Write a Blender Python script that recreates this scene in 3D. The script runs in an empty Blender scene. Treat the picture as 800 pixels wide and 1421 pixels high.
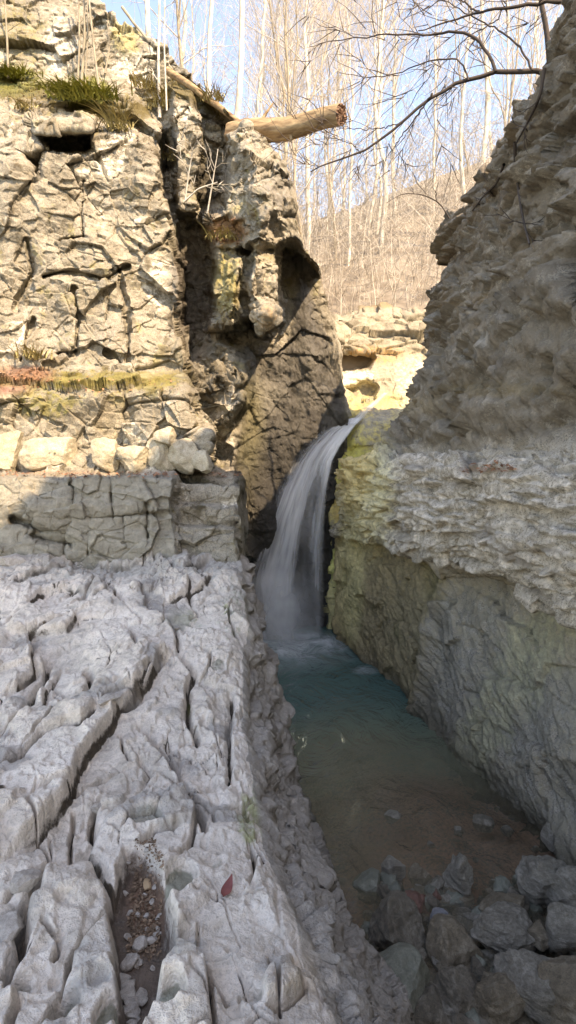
import bpy, math, random
import numpy as np

random.seed(7)
SC = bpy.context.scene
COL = SC.collection
EYE, F = 640.0, 775.0            # horizon row and focal length of the photograph (800 x 1421)
WATER = -3.2                     # pool surface below eye level (the eye is z = 0)

def R(a): return math.radians(a)
def W(px, py, d): return ((px-400)/F*d, d, (EYE-py)/F*d)

# ---------------------------------------------------------------- noise
def _h(ix, iy, iz, seed):
    h = (ix.astype(np.uint32)*np.uint32(374761393) + iy.astype(np.uint32)*np.uint32(668265263)
         + iz.astype(np.uint32)*np.uint32(2147483647 & 0x5bd1e995) + np.uint32((seed*974634599+12345) & 0xffffffff))
    h = (h ^ (h >> np.uint32(13)))*np.uint32(1274126177)
    h = (h ^ (h >> np.uint32(16)))*np.uint32(2246822519)
    return h ^ (h >> np.uint32(13))

_G = np.random.RandomState(3).normal(size=(256, 3)); _G /= np.linalg.norm(_G, axis=1)[:, None]
_G = _G.astype(np.float32)

def _noise(P, seed=0):
    P = np.asarray(P, np.float32)
    i = np.floor(P).astype(np.int32); f = P-i
    u = f*f*f*(f*(f*6-15)+10)
    out = 0
    for dx in (0, 1):
        wx = u[..., 0] if dx else 1-u[..., 0]
        for dy in (0, 1):
            wy = u[..., 1] if dy else 1-u[..., 1]
            for dz in (0, 1):
                wz = u[..., 2] if dz else 1-u[..., 2]
                g = _G[_h(i[..., 0]+dx, i[..., 1]+dy, i[..., 2]+dz, seed) & np.uint32(255)]
                out = out + wx*wy*wz*(g[..., 0]*(f[..., 0]-dx)+g[..., 1]*(f[..., 1]-dy)+g[..., 2]*(f[..., 2]-dz))
    return out*1.5

def fbm(P, octs=4, seed=0, gain=.5, lac=2.03, ridged=False):
    P = np.asarray(P, np.float32); a = 1.; s = 0; n = 0
    for o in range(octs):
        v = noise(P, seed+o*17)
        if ridged: v = 1-2*np.abs(v)
        s = s+a*v; n += a; a *= gain; P = P*lac+3.7
    return s/n

def _vor(P, seed=0, jit=.9):
    """F1, F2, a random number of the cell, a random tilt over the cell"""
    P = np.asarray(P, np.float32)
    i = np.floor(P).astype(np.int32); f = P-i
    sh = P.shape[:-1]
    F1 = np.full(sh, 9., np.float32); F2 = np.full(sh, 9., np.float32)
    rid = np.zeros(sh, np.uint32); dl = np.zeros(P.shape, np.float32)
    for dx in (-1, 0, 1):
        for dy in (-1, 0, 1):
            for dz in (-1, 0, 1):
                h = _h(i[..., 0]+dx, i[..., 1]+dy, i[..., 2]+dz, seed)
                ox = dx+.5+jit*((h & np.uint32(1023)).astype(np.float32)/1023-.5)
                oy = dy+.5+jit*(((h >> np.uint32(10)) & np.uint32(1023)).astype(np.float32)/1023-.5)
                oz = dz+.5+jit*(((h >> np.uint32(20)) & np.uint32(1023)).astype(np.float32)/1023-.5)
                ex = f[..., 0]-ox; ey = f[..., 1]-oy; ez = f[..., 2]-oz
                d = ex*ex+ey*ey+ez*ez
                c = d < F1
                F2 = np.where(c, F1, np.minimum(F2, d)); F1 = np.where(c, d, F1)
                rid = np.where(c, h*np.uint32(2654435761), rid)
                dl[c, 0] = ex[c]; dl[c, 1] = ey[c]; dl[c, 2] = ez[c]
    r = ((rid >> np.uint32(4)) & np.uint32(4095)).astype(np.float32)/4095
    g = _G[(rid >> np.uint32(17)) & np.uint32(255)]
    return np.sqrt(F1), np.sqrt(F2), r, (dl*g).sum(-1)

def _chunked(fn, P, *a):
    P = np.asarray(P, np.float32); sh = P.shape[:-1]; Q = np.ascontiguousarray(P.reshape(-1, 3)); n = 40000
    if len(Q) <= n: return fn(P, *a)
    R_ = [fn(Q[k:k+n], *a) for k in range(0, len(Q), n)]
    if isinstance(R_[0], tuple): return tuple(np.concatenate([r[j] for r in R_]).reshape(sh) for j in range(len(R_[0])))
    return np.concatenate(R_).reshape(sh)
def noise(P, seed=0): return _chunked(_noise, P, seed)
def vor(P, seed=0, jit=.9): return _chunked(_vor, P, seed, jit)

def sstep(a, b, x):
    t = np.clip((x-a)/(b-a), 0, 1); return t*t*(3-2*t)

def poly_sd(X, Y, poly):
    """signed distance to a closed polygon, positive inside"""
    n = len(poly); d = np.full(X.shape, 1e9); ins = np.zeros(X.shape, bool)
    for k in range(n):
        x0, y0 = poly[k]; x1, y1 = poly[(k+1) % n]
        ex, ey = x1-x0, y1-y0
        t = np.clip(((X-x0)*ex+(Y-y0)*ey)/(ex*ex+ey*ey+1e-9), 0, 1)
        d = np.minimum(d, np.hypot(X-x0-t*ex, Y-y0-t*ey))
        c = (y0 > Y) != (y1 > Y)
        ins ^= c & (X < (x1-x0)*(Y-y0)/((y1-y0) or 1e-9)+x0)
    return np.where(ins, d, -d)

def line_sd(X, Y, pts):
    """distance to a polyline, the side (+1 left of its direction), the run along it 0..1"""
    best = np.full(X.shape, 1e9); side = np.ones(X.shape); run = np.zeros(X.shape)
    L = [math.hypot(pts[k+1][0]-pts[k][0], pts[k+1][1]-pts[k][1]) for k in range(len(pts)-1)]; T = sum(L); a = 0
    for k in range(len(pts)-1):
        x0, y0 = pts[k]; x1, y1 = pts[k+1]; ex, ey = x1-x0, y1-y0
        t = np.clip(((X-x0)*ex+(Y-y0)*ey)/(ex*ex+ey*ey+1e-12), 0, 1)
        d = np.hypot(X-x0-t*ex, Y-y0-t*ey); c = d < best
        best = np.where(c, d, best); side = np.where(c, np.sign(ex*(Y-y0)-ey*(X-x0)), side)
        run = np.where(c, (a+t*L[k])/T, run); a += L[k]
    return best, side, run

# ---------------------------------------------------------------- meshes
def mesh_np(name, V, Fq, mat=None, parent=None, smooth=True, attrs=None, flat_angle=None):
    V = np.ascontiguousarray(V, np.float32).reshape(-1, 3); Fq = np.ascontiguousarray(Fq, np.int32)
    k = Fq.shape[1]
    me = bpy.data.meshes.new(name)
    me.vertices.add(len(V)); me.vertices.foreach_set('co', V.ravel())
    me.loops.add(Fq.size); me.loops.foreach_set('vertex_index', Fq.ravel())
    me.polygons.add(len(Fq)); me.polygons.foreach_set('loop_start', np.arange(0, Fq.size, k, dtype=np.int32))
    me.polygons.foreach_set('use_smooth', np.full(len(Fq), smooth))
    me.update(calc_edges=True)
    for an, val in (attrs or {}).items():
        if val.ndim == 1:
            a = me.attributes.new(an, 'FLOAT', 'POINT'); a.data.foreach_set('value', val.astype(np.float32))
        else:
            a = me.attributes.new(an, 'FLOAT_COLOR', 'POINT'); a.data.foreach_set('color', val.astype(np.float32).ravel())
    if mat: me.materials.append(mat)
    o = bpy.data.objects.new(name, me); COL.objects.link(o)
    if parent: o.parent = parent
    return o

def grid_faces(n, m):
    i = np.arange(n-1)[:, None]*m+np.arange(m-1)[None, :]
    return np.stack([i, i+1, i+m+1, i+m], -1).reshape(-1, 4)

def normals(P, flip=1):
    du = np.gradient(P, axis=1); dv = np.gradient(P, axis=0)
    n = np.cross(du, dv)*flip
    return n/(np.linalg.norm(n, axis=-1, keepdims=True)+1e-9)

def blur(A, n=1):
    for _ in range(n):
        for ax in (0, 1):
            B = np.concatenate([np.take(A, [0], ax), A, np.take(A, [-1], ax)], ax)
            s0 = [slice(None)]*A.ndim; s1 = list(s0); s2 = list(s0)
            s0[ax] = slice(0, -2); s1[ax] = slice(1, -1); s2[ax] = slice(2, None)
            A = .25*B[tuple(s0)]+.5*B[tuple(s1)]+.25*B[tuple(s2)]
    return A

class MB:
    """collects tubes, leaves and blobs of ONE mesh"""
    def __init__(s): s.v = []; s.f3 = []; s.f4 = []; s.n = 0
    def add(s, V, F):
        V = np.asarray(V, np.float32).reshape(-1, 3); F = np.asarray(F, np.int64)
        (s.f4 if F.shape[1] == 4 else s.f3).append(F+s.n); s.v.append(V); s.n += len(V)
    def tube(s, pts, rad, sides=5, cap=False):
        P = np.asarray(pts, float); n = len(P); rad = np.broadcast_to(np.asarray(rad, float), (n,))
        T = np.gradient(P, axis=0); T /= np.linalg.norm(T, axis=1)[:, None]+1e-9
        ref = np.array([0, 0, 1.]) if abs(T[:, 2]).mean() < .85 else np.array([1., 0, 0])
        A = np.cross(T, ref); A /= np.linalg.norm(A, axis=1)[:, None]+1e-9; B = np.cross(T, A)
        a = np.linspace(0, 2*math.pi, sides, endpoint=False)
        V = P[:, None]+rad[:, None, None]*(np.cos(a)[None, :, None]*A[:, None]+np.sin(a)[None, :, None]*B[:, None])
        i = np.arange(n-1)[:, None]*sides; j = np.arange(sides)[None]; k = (j+1) % sides
        s.add(V, np.stack([i+j, i+k, i+sides+k, i+sides+j], -1).reshape(-1, 4))
        if cap:
            base = s.n-n*sides+(n-1)*sides
            s.v.append(P[-1:].astype(np.float32)); c = s.n; s.n += 1
            s.f3.append(np.array([[base+q, base+(q+1) % sides, c] for q in range(sides)]))
    def leaf(s, p, d, up, l, w):
        p = np.asarray(p, float); d = np.asarray(d, float); sd = np.cross(d, up); sd = sd/(np.linalg.norm(sd)+1e-9)
        s.add([p, p+d*l*.5+sd*w*.5+np.asarray(up)*l*.06, p+d*l, p+d*l*.5-sd*w*.5+np.asarray(up)*l*.06], [[0, 1, 2, 3]])
    def build(s, name, mat, parent=None, smooth=True):
        V = np.concatenate(s.v)
        F = [np.concatenate([f, f[:, 2:]], 1) for f in s.f3]
        me = bpy.data.meshes.new(name)
        q = np.concatenate(s.f4) if s.f4 else np.zeros((0, 4), int); t = np.concatenate(s.f3) if s.f3 else np.zeros((0, 3), int)
        idx = np.concatenate([q.ravel(), t.ravel()]).astype(np.int32)
        st = np.concatenate([np.arange(len(q))*4, q.size+np.arange(len(t))*3]).astype(np.int32)
        me.vertices.add(len(V)); me.vertices.foreach_set('co', V.ravel().astype(np.float32))
        me.loops.add(len(idx)); me.loops.foreach_set('vertex_index', idx)
        me.polygons.add(len(st)); me.polygons.foreach_set('loop_start', st)
        me.polygons.foreach_set('use_smooth', np.full(len(st), smooth)); me.update(calc_edges=True)
        if mat: me.materials.append(mat)
        o = bpy.data.objects.new(name, me); COL.objects.link(o)
        if parent: o.parent = parent
        return o

def tag(o, label=None, cat=None, group=None, kind=None):
    if label: o['label'] = label
    if cat: o['category'] = cat
    if group: o['group'] = group
    if kind: o['kind'] = kind
    return o
def empty(name, loc, rz=0):
    o = bpy.data.objects.new(name, None); COL.objects.link(o); o.location = loc; o.rotation_euler = (0, 0, rz)
    o.empty_display_size = .1
    return o
def copy_tree(o, parent=None):
    c = o.copy(); COL.objects.link(c)
    if parent: c.parent = parent
    for ch in list(o.children): copy_tree(ch, c)
    return c

# ---------------------------------------------------------------- materials
def nodes(name):
    m = bpy.data.materials.new(name); m.use_nodes = True
    nt = m.node_tree; nt.nodes.clear()
    return m, nt, nt.nodes, nt.links
def nd(ns, t, **k):
    n = ns.new(t)
    for a, v in k.items():
        if a in n.inputs.keys() if hasattr(n.inputs, 'keys') else False: n.inputs[a].default_value = v
        else: setattr(n, a, v)
    return n
def ramp(ns, stops):
    r = ns.new('ShaderNodeValToRGB'); e = r.color_ramp.elements
    while len(e) < len(stops): e.new(.5)
    for k, (p, c) in enumerate(stops):
        e[k].position = p; e[k].color = (*c, 1) if len(c) == 3 else c
    return r

def rock_mat(name, cols, scale=1., rough=.85, bump=.5, patch=True, stretch=(1, 1, 1), wet=0., speck=.25):
    """cols: dark, mid, light; patches of moss, algae from the point attribute «patch»"""
    m, nt, ns, L = nodes(name)
    out = ns.new('ShaderNodeOutputMaterial'); bs = ns.new('ShaderNodeBsdfPrincipled')
    L.new(bs.outputs[0], out.inputs[0])
    tc = ns.new('ShaderNodeTexCoord'); mp = ns.new('ShaderNodeMapping'); mp.inputs['Scale'].default_value = stretch
    L.new(tc.outputs['Object'], mp.inputs['Vector'])
    n1 = nd(ns, 'ShaderNodeTexNoise', Scale=1.7*scale, Detail=8., Roughness=.68); L.new(mp.outputs[0], n1.inputs['Vector'])
    n2 = nd(ns, 'ShaderNodeTexNoise', Scale=11*scale, Detail=6., Roughness=.7); L.new(mp.outputs[0], n2.inputs['Vector'])
    n3 = nd(ns, 'ShaderNodeTexNoise', Scale=70*scale, Detail=3., Roughness=.7); L.new(mp.outputs[0], n3.inputs['Vector'])
    r1 = ramp(ns, [(.3, cols[0]), (.5, cols[1]), (.68, cols[2])])
    mx = nd(ns, 'ShaderNodeMath', operation='MULTIPLY_ADD'); mx.inputs[1].default_value = .5
    ad = nd(ns, 'ShaderNodeMath', operation='MULTIPLY'); ad.inputs[1].default_value = .5
    L.new(n2.outputs[0], ad.inputs[0]); L.new(n1.outputs[0], mx.inputs[0]); L.new(ad.outputs[0], mx.inputs[2]); L.new(mx.outputs[0], r1.inputs[0])
    # small specks and stains
    r3 = ramp(ns, [(.3, (1-speck*1.6,)*3), (.5, (1,)*3), (.72, (1+speck*.35,)*3)])
    L.new(n3.outputs[0], r3.inputs[0])
    mu = nd(ns, 'ShaderNodeMix', data_type='RGBA', blend_type='MULTIPLY'); mu.inputs[0].default_value = 1
    L.new(r1.outputs[0], mu.inputs[6]); L.new(r3.outputs[0], mu.inputs[7])
    col = mu.outputs[2]
    if patch:
        at = nd(ns, 'ShaderNodeAttribute', attribute_name='patch')
        ma = nd(ns, 'ShaderNodeMath', operation='ADD'); L.new(at.outputs['Alpha'], ma.inputs[0])
        sb = nd(ns, 'ShaderNodeMapRange'); sb.inputs[1].default_value = .3; sb.inputs[2].default_value = .7; sb.inputs[3].default_value = -.45; sb.inputs[4].default_value = .45
        L.new(n2.outputs[0], sb.inputs[0]); L.new(sb.outputs[0], ma.inputs[1])
        sm = nd(ns, 'ShaderNodeMapRange', interpolation_type='SMOOTHSTEP'); sm.inputs[1].default_value = .25; sm.inputs[2].default_value = .8
        L.new(ma.outputs[0], sm.inputs[0])
        gate = nd(ns, 'ShaderNodeMath', operation='MULTIPLY'); L.new(sm.outputs[0], gate.inputs[0])
        g2 = nd(ns, 'ShaderNodeMath', operation='MULTIPLY', use_clamp=True); g2.inputs[1].default_value = 6; L.new(at.outputs['Alpha'], g2.inputs[0]); L.new(g2.outputs[0], gate.inputs[1])
        pc = nd(ns, 'ShaderNodeMix', data_type='RGBA', blend_type='MULTIPLY'); pc.inputs[0].default_value = 1
        rr = ramp(ns, [(.3, (.6,)*3), (.7, (1.3,)*3)]); L.new(n2.outputs[0], rr.inputs[0])
        L.new(at.outputs['Color'], pc.inputs[6]); L.new(rr.outputs[0], pc.inputs[7])
        mp2 = nd(ns, 'ShaderNodeMix', data_type='RGBA'); L.new(gate.outputs[0], mp2.inputs[0]); L.new(col, mp2.inputs[6]); L.new(pc.outputs[2], mp2.inputs[7])
        col = mp2.outputs[2]
    L.new(col, bs.inputs['Base Color'])
    bs.inputs['Roughness'].default_value = rough; bs.inputs['Specular IOR Level'].default_value = .3+wet*.5
    b1 = nd(ns, 'ShaderNodeBump'); b1.inputs['Strength'].default_value = bump; b1.inputs['Distance'].default_value = .05
    hs = nd(ns, 'ShaderNodeMath', operation='MULTIPLY_ADD'); hs.inputs[1].default_value = .35
    L.new(n3.outputs[0], hs.inputs[0]); L.new(n2.outputs[0], hs.inputs[2]); L.new(hs.outputs[0], b1.inputs['Height'])
    L.new(b1.outputs[0], bs.inputs['Normal'])
    return m

def simple_mat(name, c, c2=None, rough=.8, scale=8., stretch=(1, 1, 1), trans=0., rnd=0., bump=0., spec=.3):
    m, nt, ns, L = nodes(name)
    out = ns.new('ShaderNodeOutputMaterial'); bs = ns.new('ShaderNodeBsdfPrincipled'); L.new(bs.outputs[0], out.inputs[0])
    tc = ns.new('ShaderNodeTexCoord'); mp = ns.new('ShaderNodeMapping'); mp.inputs['Scale'].default_value = stretch
    L.new(tc.outputs['Object'], mp.inputs[0])
    n = nd(ns, 'ShaderNodeTexNoise', Scale=scale, Detail=5., Roughness=.65); L.new(mp.outputs[0], n.inputs['Vector'])
    r = ramp(ns, [(.33, c), (.67, c2 or c)]); L.new(n.outputs[0], r.inputs[0])
    col = r.outputs[0]
    if rnd:
        g = ns.new('ShaderNodeNewGeometry'); mr = nd(ns, 'ShaderNodeMapRange'); mr.inputs[3].default_value = 1-rnd; mr.inputs[4].default_value = 1+rnd
        L.new(g.outputs['Random Per Island'], mr.inputs[0])
        mu = nd(ns, 'ShaderNodeMix', data_type='RGBA', blend_type='MULTIPLY'); mu.inputs[0].default_value = 1
        L.new(col, mu.inputs[6]); L.new(mr.outputs[0], mu.inputs[7]); col = mu.outputs[2]
    L.new(col, bs.inputs['Base Color']); bs.inputs['Roughness'].default_value = rough; bs.inputs['Specular IOR Level'].default_value = spec
    if bump:
        b = nd(ns, 'ShaderNodeBump'); b.inputs['Strength'].default_value = bump; b.inputs['Distance'].default_value = .02
        L.new(n.outputs[0], b.inputs['Height']); L.new(b.outputs[0], bs.inputs['Normal'])
    return m

def rockify(P, Nrm, seed, blocks=(), strata=0., strata_h=.25, rough=.05, rs=2., octs=5, mask=1., fine=True):
    """offset along the normal: faceted blocks with open joints, beds, roughness.
       blocks: (size xyz, step, tilt, joint depth, joint width)"""
    Pw = P+.07*np.stack([fbm(P*1.3, 3, seed+1), fbm(P*1.3+9, 3, seed+2), fbm(P*1.3+21, 3, seed+3)], -1)
    d = np.zeros(P.shape[:-1], np.float32); joint = np.zeros_like(d)
    for k, (sz, stp, tilt, jd, jw) in enumerate(blocks):
        F1, F2, r, tl = vor(Pw/np.asarray(sz, np.float32), seed+31*k)
        j = np.exp(-((F2-F1)/jw)**2)
        j *= sstep(-.1, .35, noise(P*1.7, seed+91+k))
        d += (r-.5)*stp+tl*tilt-j*jd; joint = np.maximum(joint, j)
    if strata:
        zz = (Pw[..., 2]+.08*P[..., 0]+.25*fbm(P*.5, 2, seed+7))/strata_h
        i = np.floor(zz); f = zz-i
        a = _h(i.astype(np.int32), np.zeros_like(i, np.int32), np.zeros_like(i, np.int32), seed) & np.uint32(255)
        b = _h(i.astype(np.int32)+1, np.zeros_like(i, np.int32), np.zeros_like(i, np.int32), seed) & np.uint32(255)
        v = (a+(b.astype(np.float32)-a)*sstep(.75, 1., f))/255.
        m = sstep(-.4, .5, noise(P*.8+4, seed+5))
        gap = np.exp(-((f-.87)/.1)**2)*m
        d += strata*(v-.5)*(.4+.6*m)-strata*.35*gap
        joint = np.maximum(joint, gap*.6)
    d += rough*fbm(P*rs, octs, seed+50)+rough*.5*(fbm(P*rs*1.7, 4, seed+60, ridged=True)-.3)
    return d*mask, joint

def patch_zero(sh): return np.zeros(sh+(4,), np.float32)
def patch(A, w, c):
    w = np.clip(w, 0, 1)[..., None]; c = np.asarray(c, np.float32)
    na = 1-(1-A[..., 3:])*(1-w)
    A[..., :3] = np.where(na > 1e-5, (A[..., :3]*A[..., 3:]*(1-w)+c*w)/np.maximum(na, 1e-5), c); A[..., 3:] = na
def ell(px, py, cx, cy, rx, ry, soft=.5):
    return sstep(1+soft, 1-soft, np.hypot((px-cx)/rx, (py-cy)/ry))
# ================================================================ materials of the rock
M = {}
M['ledge'] = rock_mat('pale_limestone', [(.36, .31, .255), (.70, .61, .52), (.85, .76, .67)], 1., .85, .7, speck=.15)
M['cliff'] = rock_mat('cream_limestone', [(.12, .104, .078), (.30, .268, .212), (.45, .412, .345)], 1., .9, .7, speck=.4)
M['right'] = rock_mat('grey_limestone', [(.17, .145, .11), (.44, .385, .315), (.70, .63, .54)], 1.1, .85, .9, speck=.5)
M['chute'] = rock_mat('washed_limestone', [(.18, .155, .115), (.31, .275, .21), (.42, .385, .31)], 1., .75, .35)
M['bed'] = rock_mat('wet_gravel_bed', [(.14, .115, .085), (.26, .21, .155), (.38, .32, .25)], 3., .5, .5, wet=.5)

OLIVE = (.16, .15, .05); MOSS = (.13, .14, .035); SOIL = (.10, .065, .04); YEL = (.55, .47, .13); LITTER = (.23, .11, .06)
def pxpy(P): return 400+F*P[..., 0]/np.maximum(P[..., 1], .2), EYE-F*P[..., 2]/np.maximum(P[..., 1], .2)

# ================================================================ ledge in the foreground
def zbase(Y): return np.interp(Y, [0, 3, 4, 5, 6, 6.6, 8.5], [-1.6, -1.6, -1.47, -1.31, -1.17, -1.1, -.75])
def on_ledge(px, py):
    y = 3.
    for _ in range(40): y = .5*y+.5*(-float(zbase(y))*F/max(py-EYE, 40))
    return ((px-400)/F*y, y)
EDGE_Y = [-1, .5, 1.6, 2.2, 3, 4, 5, 6, 7, 7.8, 8.3, 8.6]
EDGE_X = [.75, .42, .16, -.03, -.20, -.34, -.38, -.48, -.62, -.80, -1.0, -1.35]
FOOT_X = [1.7, 1.4, 1.14, .98, .73, .36, .12, -.14, -.33, -.57, -.80, -1.15]

def build_ledge():
    nY, nT, nS = 840, 600, 190
    Y = np.concatenate([np.linspace(-1, .9, 16)[:-1], np.exp(np.linspace(math.log(.9), math.log(8.6), nY-15))])
    n = len(Y)
    E = np.interp(Y, EDGE_Y, EDGE_X); FT = np.interp(Y, EDGE_Y, FOOT_X)
    E = E+.05*noise(np.stack([Y*2.1, Y*0, Y*0], -1), 5)*np.clip(Y/4, .3, 1)+.03*noise(np.stack([Y*6, Y*0, Y*0+7], -1), 6)
    Lx = -(.62*np.maximum(Y, 1.3)+1.0)
    u = np.linspace(0, 1, nT)
    X = Lx[:, None]+(E-Lx)[:, None]*(1-(1-u)**1.15)[None]
    YY = np.repeat(Y[:, None], nT, 1)
    wx = .045*fbm(np.stack([X*2.6, YY*2.6, X*0], -1), 4, 11); wy = .06*fbm(np.stack([X*2.6, YY*2.6, X*0+5], -1), 4, 12)
    sc = np.clip(YY/3, .5, 1.4)
    xw, yw = X+wx*sc, YY+wy*sc
    Z = np.repeat(zbase(Y)[:, None], nT, 1)
    crack = np.zeros_like(Z); soil = np.zeros_like(Z); white = np.zeros_like(Z)
    # drawn joints: points, step (+: the left of the run is higher), reach, gap depth, gap half-width
    J = [
     ([(0,1182),(30,1160),(62,1138),(92,1100),(108,1072),(118,1050),(140,1012),(175,975),(213,930),(222,910),(247,897)], .20, .75, .05, .014),
     ([(0,1067),(28,1050),(57,1018),(88,1008),(112,1012),(138,985)], .06, .4, .07, .014),
     ([(138,985),(158,968),(185,960),(212,918)], .04, .2, .06, .011),
     ([(247,897),(246,880),(240,858),(215,835)], .03, .4, .06, .010),
     ([(247,897),(262,905),(272,914),(262,935),(257,955),(262,975),(277,1000)], .05, .45, .10, .014),
     ([(190,992),(215,1008),(232,1025),(246,1050),(252,1068),(275,1092),(285,1125)], .09, .5, .12, .016),
     ([(163,1000),(168,1022),(182,1042)], .02, .25, .05, .008),
     ([(176,862),(185,885),(189,905)], .04, .4, .06, .010),
     ([(0,953),(25,945),(43,925),(46,900),(50,888)], .10, .4, .05, .012),
     ([(66,895),(60,930),(52,955),(44,978)], .05, .3, .10, .017),
     ([(118,922),(124,945),(121,970)], .02, .2, .12, .02),
     ([(62,962),(90,957),(118,948)], .02, .3, .04, .008),
     ([(0,876),(40,872),(92,868),(106,850)], .13, .5, .03, .012),
     ([(40,838),(60,818),(95,812),(125,822)], .10, .5, .03, .012),
     ([(0,812),(45,795),(90,778),(130,776),(170,780),(225,772)], .13, .6, .03, .014),
     ([(130,790),(150,800),(170,835)], .03, .3, .06, .012),
     ([(196,800),(205,840),(222,850),(238,842)], .05, .4, .06, .012),
     ([(250,745),(275,790),(300,800)], .08, .4, .04, .014),
     ([(230,830),(262,815),(300,790)], .09, .4, .04, .014),
     ([(225,760),(240,790),(262,800),(268,830)], .06, .4, .05, .012),
     ([(255,790),(290,770),(318,762)], .10, .5, .04, .014),
     # lower slabs
     ([(130,1135),(128,1105),(140,1085)], -.05, .3, .12, .016),
     ([(100,1100),(102,1140),(100,1165)], .0, .3, .10, .007),
     ([(30,1235),(38,1262),(20,1300),(0,1330)], -.06, .3, .18, .03),
     ([(55,1180),(50,1215),(30,1240)], -.05, .25, .16, .025),
     ([(60,1252),(80,1278),(82,1285),(70,1305)], .03, .2, .06, .010),
     ([(152,1232),(128,1262),(110,1282),(96,1300),(88,1325),(78,1352)], -.07, .3, .14, .013),
     ([(78,1352),(70,1380),(52,1402),(30,1421),(15,1440)], -.03, .2, .16, .02),
     ([(25,1352),(12,1390),(10,1421)], .04, .2, .10, .016),
     ([(200,1185),(216,1225),(228,1258),(237,1290)], -.10, .35, .04, .012),
     ([(237,1288),(262,1298),(282,1320),(298,1350),(318,1380)], .08, .3, .11, .012),
     ([(286,1325),(292,1360),(300,1421),(302,1450)], .06, .3, .12, .010),
     ([(275,1095),(270,1125),(262,1145),(250,1160),(235,1165)], .03, .3, .06, .009),
     ([(195,1150),(215,1130),(240,1128),(250,1120)], .05, .3, .05, .010),
     ([(322,930),(318,985),(322,1030),(318,1060)], -.06, .3, .07, .014),
     ([(345,1120),(356,1180),(345,1200)], -.06, .25, .07, .010),
     ([(372,1390),(400,1370),(422,1340),(425,1320)], .08, .3, .08, .012),
     ([(372,1300),(385,1330),(390,1390)], .03, .2, .07, .008),
     ([(340,1225),(362,1220),(372,1218)], .02, .2, .04, .007),
     ([(155,1240),(165,1200),(168,1170)], .0, .2, .05, .01),
     ([(280,1260),(275,1290)], .01, .2, .05, .007),
     ([(-150,1000),(-80,985),(-40,960),(0,953)], .10, .5, .05, .014),
     ([(-200,1250),(-120,1210),(-60,1200),(0,1182)], .18, .6, .05, .016),
    ]
    for pts, dh, reach, gd, gw in J:
        q = [on_ledge(*p) for p in pts]
        d, s, r = line_sd(xw, yw, q)
        s = -s if q[-1][1] < q[0][1] else s       # left seen from the camera's run upwards
        end = sstep(0, .1, r)*sstep(1, .9, r)
        ex = np.sqrt(np.maximum(d*d-0, 0))
        near = np.exp(-(ex/reach)**2)
        soft = 1-np.exp(-(d/.012)**2)
        Z += dh*.36*s*near*end*soft
        g = np.exp(-(d/(gw*sc))**2)*np.where(end > 0, .35+.65*end, 0)
        crack = np.maximum(crack, g); Z -= gd*1.1*g
    P3 = np.stack([xw, yw, np.zeros_like(xw)], -1)
    # slab relief, hairline joints, pitting
    F1, F2, r, tl = vor(np.stack([xw*1.5+yw*.5, yw*1.25-xw*.4, xw*0], -1), 21)
    Z += (r-.5)*.035+tl*.035
    jj = np.exp(-((F2-F1)/.035)**2)*sstep(-.1, .3, noise(P3*1.6, 8)); Z -= .045*jj; crack = np.maximum(crack, jj*.8)
    F1, F2, r, tl = vor(np.stack([xw*4.2+yw*1.4, yw*3.2-xw*.9, xw*0], -1), 23)
    m2 = sstep(-.15, .35, noise(P3*1.1, 9))
    Z += ((r-.5)*.014+tl*.018)*m2
    jj = np.exp(-((F2-F1)/.04)**2)*m2; Z -= .02*jj; crack = np.maximum(crack, jj*.5)
    # the broken zone by the rim and at the foot of the step
    rim = sstep(.42, .05, (E[:, None]-xw)+.12*noise(P3*2, 31))*sstep(1.2, 3, YY)
    back = sstep(4.6, 6.2, YY+.6*noise(P3*.8, 33))
    brk = np.clip(np.maximum(rim*.6, back*.8), 0, 1)
    F1, F2, r, tl = vor(np.stack([xw*5.5, yw*4.5, xw*0], -1), 25)
    Z += brk*((r-.5)*.045+tl*.02)-brk*.02*np.exp(-((F2-F1)/.08)**2); crack = np.maximum(crack, brk*.6*np.exp(-((F2-F1)/.06)**2))
    F1, F2, r, tl = vor(np.stack([xw*12, yw*9, xw*0], -1), 26)
    Z += brk*((r-.5)*.016+tl*.01)-brk*.008*np.exp(-((F2-F1)/.08)**2)
    Z += .020*fbm(P3*2.2, 3, 41)+.009*fbm(P3*8, 4, 42)+.006*fbm(P3*28, 3, 43)
    # chipped laminae of the slabs
    h = (fbm(P3*np.array([1.1, .9, 1])+3, 4, 48)+.15*fbm(P3*7, 3, 49))*5; hi = np.floor(h); Z += .022*(hi+sstep(.84, 1., h-hi))/1.
    h = (fbm(P3*np.array([2.6, 2.2, 1])+13, 4, 53))*4; hi = np.floor(h); Z += .011*(hi+sstep(.8, 1., h-hi))
    pit = np.maximum(fbm(P3*14, 2, 44)-.18, 0); Z -= .09*pit*sstep(-.3, .3, noise(P3*1.5, 45))
    # solution hollows with dried silt in their floors
    silt = np.zeros_like(Z)
    for cx, cy, rx, ry, dp in [(250,1203,22,26,.06),(233,1383,22,22,.07),(145,1385,17,24,.06),(82,1378,20,24,.09),(298,958,12,7,.02),(205,1115,24,10,.03),
                               (285,1060,16,9,.025),(295,1165,20,12,.02),(350,1372,20,12,.03),(20,1335,16,10,.05),(300,905,12,6,.03),(290,1025,14,8,.02)]:
        c = on_ledge(cx, cy); a = on_ledge(cx+rx, cy); b = on_ledge(cx, cy-ry)
        dd = np.hypot((xw-c[0])/(a[0]-c[0]), (yw-c[1])/(b[1]-c[1])); dd = dd+.25*noise(P3*9, 46)
        w = sstep(1.15, .72, dd); Z = Z-dp*w; silt = np.maximum(silt, sstep(.95, .75, dd)*min(1, dp/.055))
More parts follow.
